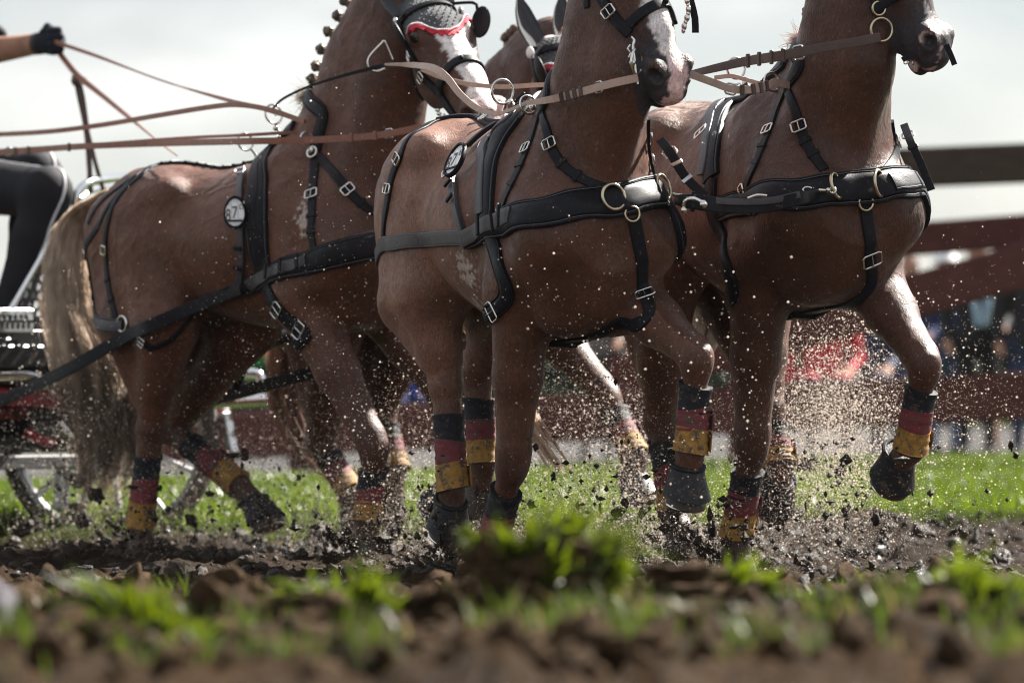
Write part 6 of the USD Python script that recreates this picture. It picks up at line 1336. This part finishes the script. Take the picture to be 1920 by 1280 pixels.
# ---------------------------------------------------------------- the driver, mostly outside the picture
dr = thing('person', 'driver in black trousers with gloved fist raised holding reins, cut off by left edge', 'person', P(-160, 620, 21.4))
l0 = P(-160, 620, 21.4); q = lambda px, py, Y: P(px, py, Y) - l0
wr, el_, sh = q(74, 82, 21.15), q(-95, 108, 21.4), q(-190, -70, 21.6); knee, ank, hip = q(88, 362, 20.75), q(12, 600, 20.72), q(-170, 335, 21.55)
knee2, ank2, hip2 = q(70, 330, 21.2), q(30, 590, 21.1), q(-180, 325, 21.9)
fl = Field(np.minimum.reduce([sh, ank, hip, hip2]) - .45, np.maximum.reduce([knee, sh + V(0, 0, .45), knee2 + V(.3, 0, 0), hip2]) + .32, 0.0085)
fl.cone(hip, hip2, .15, .15, .05); fl.cone((hip + hip2) / 2, (hip + hip2) / 2 + V(-.03, 0, .40), .17, .18, .06); ch = (hip + hip2) / 2 + V(-.03, 0, .42)
sh2 = sh + V(-.02, .40, 0.0); fl.cone(sh, sh2, .085, .085, .06); fl.cone(ch, (sh + sh2) / 2, .19, .16, .08); nb = (sh + sh2) / 2
fl.cone(nb, nb + V(.03, -.01, .17), .065, .058, .04); hdc = nb + V(.05, -.03, .29); fl.ell(hdc, (.10, .08, .125), k=.03); fl.ell(hdc + V(.10, -.03, -.02), (.022, .018, .03), k=.015); fl.ell(hdc + V(.07, -.03, -.09), (.04, .04, .03), k=.02)
for g in (-1, 1): fl.ell(hdc + V(0, .078 * g, -.01), (.022, .01, .033), k=.01)
fl.cone(sh, el_, .072, .052, .04); fl.cone(el_, el_ + (wr - el_) * .35, .056, .060, .03); fl.cone(el_ + (wr - el_) * .35, wr, .060, .042, .03)
el2, wr2 = sh2 + V(.05, .05, -.32), sh2 + V(.33, -.02, -.28); fl.cone(sh2, el2, .07, .052, .04); fl.cone(el2, wr2, .052, .034, .03); fl.ell(wr2 + V(.06, 0, 0), (.05, .035, .045), k=.02)
for h_, k_, a_ in ((hip, knee, ank), (hip2, knee2, ank2)):
    fl.cone(h_, k_, .135, .100, .05); fl.cone(k_, k_ + (a_ - k_) * .35, .098, .080, .04); fl.cone(k_ + (a_ - k_) * .35, a_, .082, .066, .03); fl.cone(a_ + V(-.03, .02, -.03), a_ + V(.15, -.12, -.06), .05, .042, .03)
# the fist: palm, four curled fingers of unequal length, a thumb closed over the rein
hx = unit(wr - el_); S = 1.22; pal = wr + hx * 0.052 * S; dn = unit(V(0.15, 0, -1)); ac = unit(np.cross(hx, dn))
fl.cone(wr, pal, .041, .043 * S, .02); fl.ell(pal + hx * .01, (.045 * S, .032 * S, .046 * S), np.stack([hx, ac, dn], 1), .015)
for i, (off_, L) in enumerate(((-.034, .95), (-.012, 1.05), (.011, 1.0), (.032, .82))):
    k1 = pal + S * (hx * .040 * L + dn * off_ - ac * .004); k2 = k1 + S * (hx * .020 - ac * .026 * L); k3 = k2 - S * (hx * .024 * L + ac * .018); k4 = k3 - S * (hx * .020 * L - ac * .012)
    for a, b, r1, r2 in ((pal + dn * off_ * .8 * S, k1, .014, .0125), (k1, k2, .0125, .0115), (k2, k3, .0115, .0105), (k3, k4, .0105, .009)): fl.cone(a, b, r1 * S, r2 * S, .005)
t1, t2, t3 = wr + S * (hx * .03 - dn * .030 - ac * .012), pal + S * (-dn * .050 - ac * .026 + hx * .012), pal + S * (-dn * .036 - ac * .040 + hx * .045)
for a, b, r1, r2 in ((t1, t2, .016, .0135), (t2, t3, .0135, .010)): fl.cone(a, b, r1 * S, r2 * S, .008)
v, fc = fl.mesh(); al = (v - el_) @ hx / np.linalg.norm(wr - el_); nr = np.linalg.norm((v - el_) - ((v - el_) @ hx)[:, None] * hx, axis=1)
col = np.tile(np.array((0.006, 0.006, 0.009)), (len(v), 1)); arm = (al > 0.05) & (nr < .16) & (v[:, 2] > el_[2] - .18); col[arm] = np.array(SKIN) * .8; col[arm & (al > 0.96)] = (0.008, 0.010, 0.018)
hdm = np.linalg.norm((v - hdc) / (1, 1, 1.2), axis=1) < .15; col[hdm] = SKIN; col[hdm & (v[:, 2] > hdc[2] + .03)] = (.03, .02, .015)
obj('body', (v, fc), M['cloth'], dr, color=col)
obj('glove_cuff', tube([wr - hx * .020, wr + hx * .004], 0.0455, 22), M['bonnet'], dr, smooth=40)
obj('cuff_band', tube([wr - hx * .008, wr - hx * .001], 0.0468, 22), M['dark_rein'], dr, smooth=40)
obj('glove_button', ball(pal - ac * .032 - dn * .008 - hx * .005, .0055, 2), M['steel'], dr)
for h_, k_, a_ in ((hip, knee, ank), (hip2, knee2, ank2)):
    s_ = unit(V(0.75, -.62, .35)); pp = fl.project(spline([h_ + s_ * .16, h_ + (k_ - h_) * .55 + s_ * .13, k_ + unit(k_ - a_) * .05 + s_ * .09, k_ + (a_ - k_) * .4 + s_ * .09, a_ + s_ * .07], n=50), .002)
    obj('trouser_piping', tube(pp, 0.006, 6), M['piping'], dr, smooth=60)
rein('brown rein hanging slack from the gloved fist down towards the back strap', [(106, 92, 21.1), (130, 124, 21.0), (150, 146, 20.9), (190, 178, 20.6), (250, 227, 20.1), (300, 268, 19.6), (332, 292, 19.35)], [0.024, 0.024, 0.02, 0.018, 0.010, 0.006, 0.006], M['rein'], up=[(.7, 0, .7), (.7, 0, .7), (.6, .5, .6), (0, 1, .3), (0, 1, .2)], fit=[('b', 0.16, 0.022)])
rein('dark studded double strap hanging below the gloved fist', [(140, 140, 20.95), (147, 160, 20.95), (156, 205, 20.95), (163, 250, 20.95), (167, 300, 20.95), (170, 362, 20.95)], [0.030, 0.034, 0.026, 0.024, 0.022, 0.022], M['dark_rein'], up=(1, 0, 0.1), th=0.006)
rein('second dark studded strap slanting beside the hanging one', [(161, 235, 20.93), (170, 270, 20.93), (180, 310, 20.93), (194, 358, 20.93)], 0.018, M['dark_rein'], up=(1, 0, 0.1), th=0.005)
tag(obj('strap_knob', ball(P(143, 152, 20.94), 0.022, 2, jag=.3), M['dark_rein'], smooth=60), 'dark leather knot at the head of the hanging studded strap', 'knot')

# ---------------------------------------------------------------- flying mud and water
def spray(n, spots, r, seed, m, sub=0, stretch=0.0, jag=0.0):
    rg = np.random.default_rng(seed); 
    if sub == 0: bv, bf = np.array([[1, 0, 0], [-1, 0, 0], [0, 1, 0], [0, -1, 0], [0, 0, 1], [0, 0, -1.0]]), np.array([[0, 2, 4], [2, 1, 4], [1, 3, 4], [3, 0, 4], [2, 0, 5], [1, 2, 5], [3, 1, 5], [0, 3, 5]])
    else: base = trimesh.creation.icosphere(sub, 1.0); bv, bf = np.array(base.vertices), np.array(base.faces)
    w = np.array([s[0] for s in spots], float); w /= w.sum(); k = rg.choice(len(spots), n, p=w); c = np.empty((n, 3)); q = np.array([s[1:] for s in spots], float)[k]
    px = q[:, 0] + rg.normal(0, 1, n) * q[:, 3]; py = q[:, 1] + rg.normal(0, 1, n) * q[:, 4]; Y = q[:, 2] + rg.normal(0, 1, n) * q[:, 5]
    c = np.stack([(px - VX) * Y / F, Y, EYE_Z - (py - VY) * Y / F], 1)
    ok = (c[:, 2] > height(c[:, 0], c[:, 1]) + 0.003) & (Y > 12.5) & (Y < 22.5)
    for H in (A, B, C, D):                                    # nothing flies inside a horse
        l = H.L(c); ins = np.all((l > H.f.lo) & (l < H.f.lo + H.f.h * (H.f.n - 1)), 1); ok &= ~(ins & (H.f.at(l) < 0.012))
    c = c[ok]; n = len(c); rr = r[0] * (r[1] / r[0]) ** (rg.uniform(0, 1, n) ** 2.6)
    nv = len(bv); out = np.repeat(bv[None], n, 0)
    if jag: out = out * (1 + jag * rg.uniform(-.6, 1.0, (n, nv, 1)))
    s = np.exp(rg.normal(0, stretch, (n, 1, 3))); out = out * s * rr[:, None, None] + c[:, None]
    f = (bf[None] + np.arange(n)[:, None, None] * nv).reshape(-1, 3)
    return out.reshape(-1, 3), f
#            share  px    py    Y    spread px, py, Y
SP = [(1.6, 690, 1000, 18.9, 120, 50, .35), (2.4, 610, 890, 19.4, 150, 90, .5), (2.0, 860, 950, 18.2, 110, 70, .5), (3.2, 1160, 850, 17.8, 90, 110, .4), (2.0, 1150, 960, 17.5, 130, 50, .4), (3.8, 1560, 750, 17.4, 65, 95, .35), (2.4, 1540, 880, 17.3, 80, 70, .3), (1.0, 1300, 980, 17.5, 100, 40, .3), (1.0, 1770, 800, 17.2, 110, 140, .4),
      (2.0, 420, 930, 19.5, 110, 80, .5), (1.8, 190, 960, 19.9, 110, 70, .4), (1.6, 170, 820, 19.5, 90, 100, .3), (0.5, 520, 690, 18.2, 150, 110, .3), (0.25, 600, 430, 18.0, 130, 150, .3), (0.3, 1080, 640, 15.7, 160, 120, .3), (0.15, 1350, 750, 15.6, 140, 140, .3), (1.2, 790, 800, 18.5, 130, 100, .5)]
M2 = dict(kind='stuff')
obj('water_drops', spray(44000, SP, (0.0010, 0.0048), 5, M['drop']), M['drop'], smooth=False, label='bright drops of muddy water thrown up between the legs', cat='spray', **M2)
obj('fine_spray', spray(95000, [(a, b, c_ + 40, d, e_ * 1.25, f_, g_ * 1.3) for a, b, c_, d, e_, f_, g_ in SP if c_ > 660], (0.0008, 0.0017), 6, M['drop']), M['drop'], smooth=False, label='fine mist of spray drifting low over the track', cat='spray', **M2)
SD = [(2, 690, 1010, 18.3, 90, 40, .4), (2, 860, 960, 17.6, 70, 60, .4), (2, 1180, 930, 17.2, 90, 70, .4), (2, 1560, 930, 16.8, 90, 60, .4), (1.2, 1320, 1000, 16.7, 90, 40, .4), (1.2, 300, 990, 19.2, 110, 50, .5), (1.6, 150, 930, 19.7, 60, 80, .3), (0.8, 480, 900, 18.8, 100, 80, .5), (0.4, 1750, 850, 16.8, 120, 100, .5), (0.6, 1000, 900, 17, 200, 120, .6)]
obj('flying_mud', spray(3600, SD, (0.0016, 0.010), 9, M['mud_clod'], 0, 0.35, 0.5), M['mud_clod'], smooth=False, label='dark specks of mud flying round the hooves', cat='mud', **M2)
def jets(hooves, seed, per=9, each=48):
    rg = np.random.default_rng(seed); parts = []
    bv, bf = np.array([[1, 0, 0], [-1, 0, 0], [0, 1, 0], [0, -1, 0], [0, 0, 1], [0, 0, -1.0]]), np.array([[0, 2, 4], [2, 1, 4], [1, 3, 4], [3, 0, 4], [2, 0, 5], [1, 2, 5], [3, 1, 5], [0, 3, 5]])
    for H, key in hooves:
        o = H.W(H.J[key][2]); o[2] = float(height(o[0], o[1])) + 0.01; hd = H.R[:, 0]
        for j in range(per):
            d = unit(V(*(rg.normal(0, .8, 2)), rg.uniform(.4, 1.3)) - hd * rg.uniform(-.3, .9)); R_ = rg.uniform(0.12, 0.42); n = int(each * rg.uniform(.4, 1.4)); s = rg.uniform(0, 1, n) ** .8
            c = o + d * (s * R_)[:, None] + V(0, 0, -0.35) * (s * R_)[:, None] ** 2 * 3 + rg.normal(0, 1, (n, 3)) * (0.006 + 0.03 * s[:, None] * R_)
            r = 0.0015 * (7 ** (rg.uniform(0, 1, n) ** 2)); q = bv[None] * (1 + rg.uniform(-.4, .7, (n, 6, 1))) * r[:, None, None]; q = q + (q @ d)[:, :, None] * d * rg.uniform(0, 1.6, (n, 1, 1)) + c[:, None]
            parts.append((q.reshape(-1, 3), (bf[None] + np.arange(n)[:, None, None] * 6).reshape(-1, 3)))
    return join(parts)
obj('mud_splashes', jets([(A, 'RF'), (A, 'RH'), (B, 'RF'), (B, 'RH'), (C, 'RF'), (C, 'RH'), (D, 'RH')], 17), M['mud_clod'], smooth=False, label='streaks of dark mud splashing outward from each landing hoof', cat='mud', **M2)
obj('flying_clods', spray(90, [s[:4] + (s[4] * 1.1, s[5], s[6]) for s in SD], (0.009, 0.028), 14, M['mud_clod'], 1, 0.4, 0.7), M['mud_clod'], smooth=60, label='torn dark clods of mud in the air above the track', cat='mud', **M2)

# ---------------------------------------------------------------- the hazy air of wet dust over the track
HAZE = usdkit.material(stage, '/World/Looks/haze', {'v': ('principled_volume', {'color': (0.93, 0.91, 0.88), 'density': 0.00006, 'anisotropy': 0.35})}, [], volume='v.volume')
hb = trimesh.creation.box((3100, 3400, 7.0)); obj('haze', (np.array(hb.vertices) + (0, 1350, 2.3), np.array(hb.faces)), HAZE, smooth=False, kind='stuff', label='thin pale haze of spray and dust in the air', cat='haze')
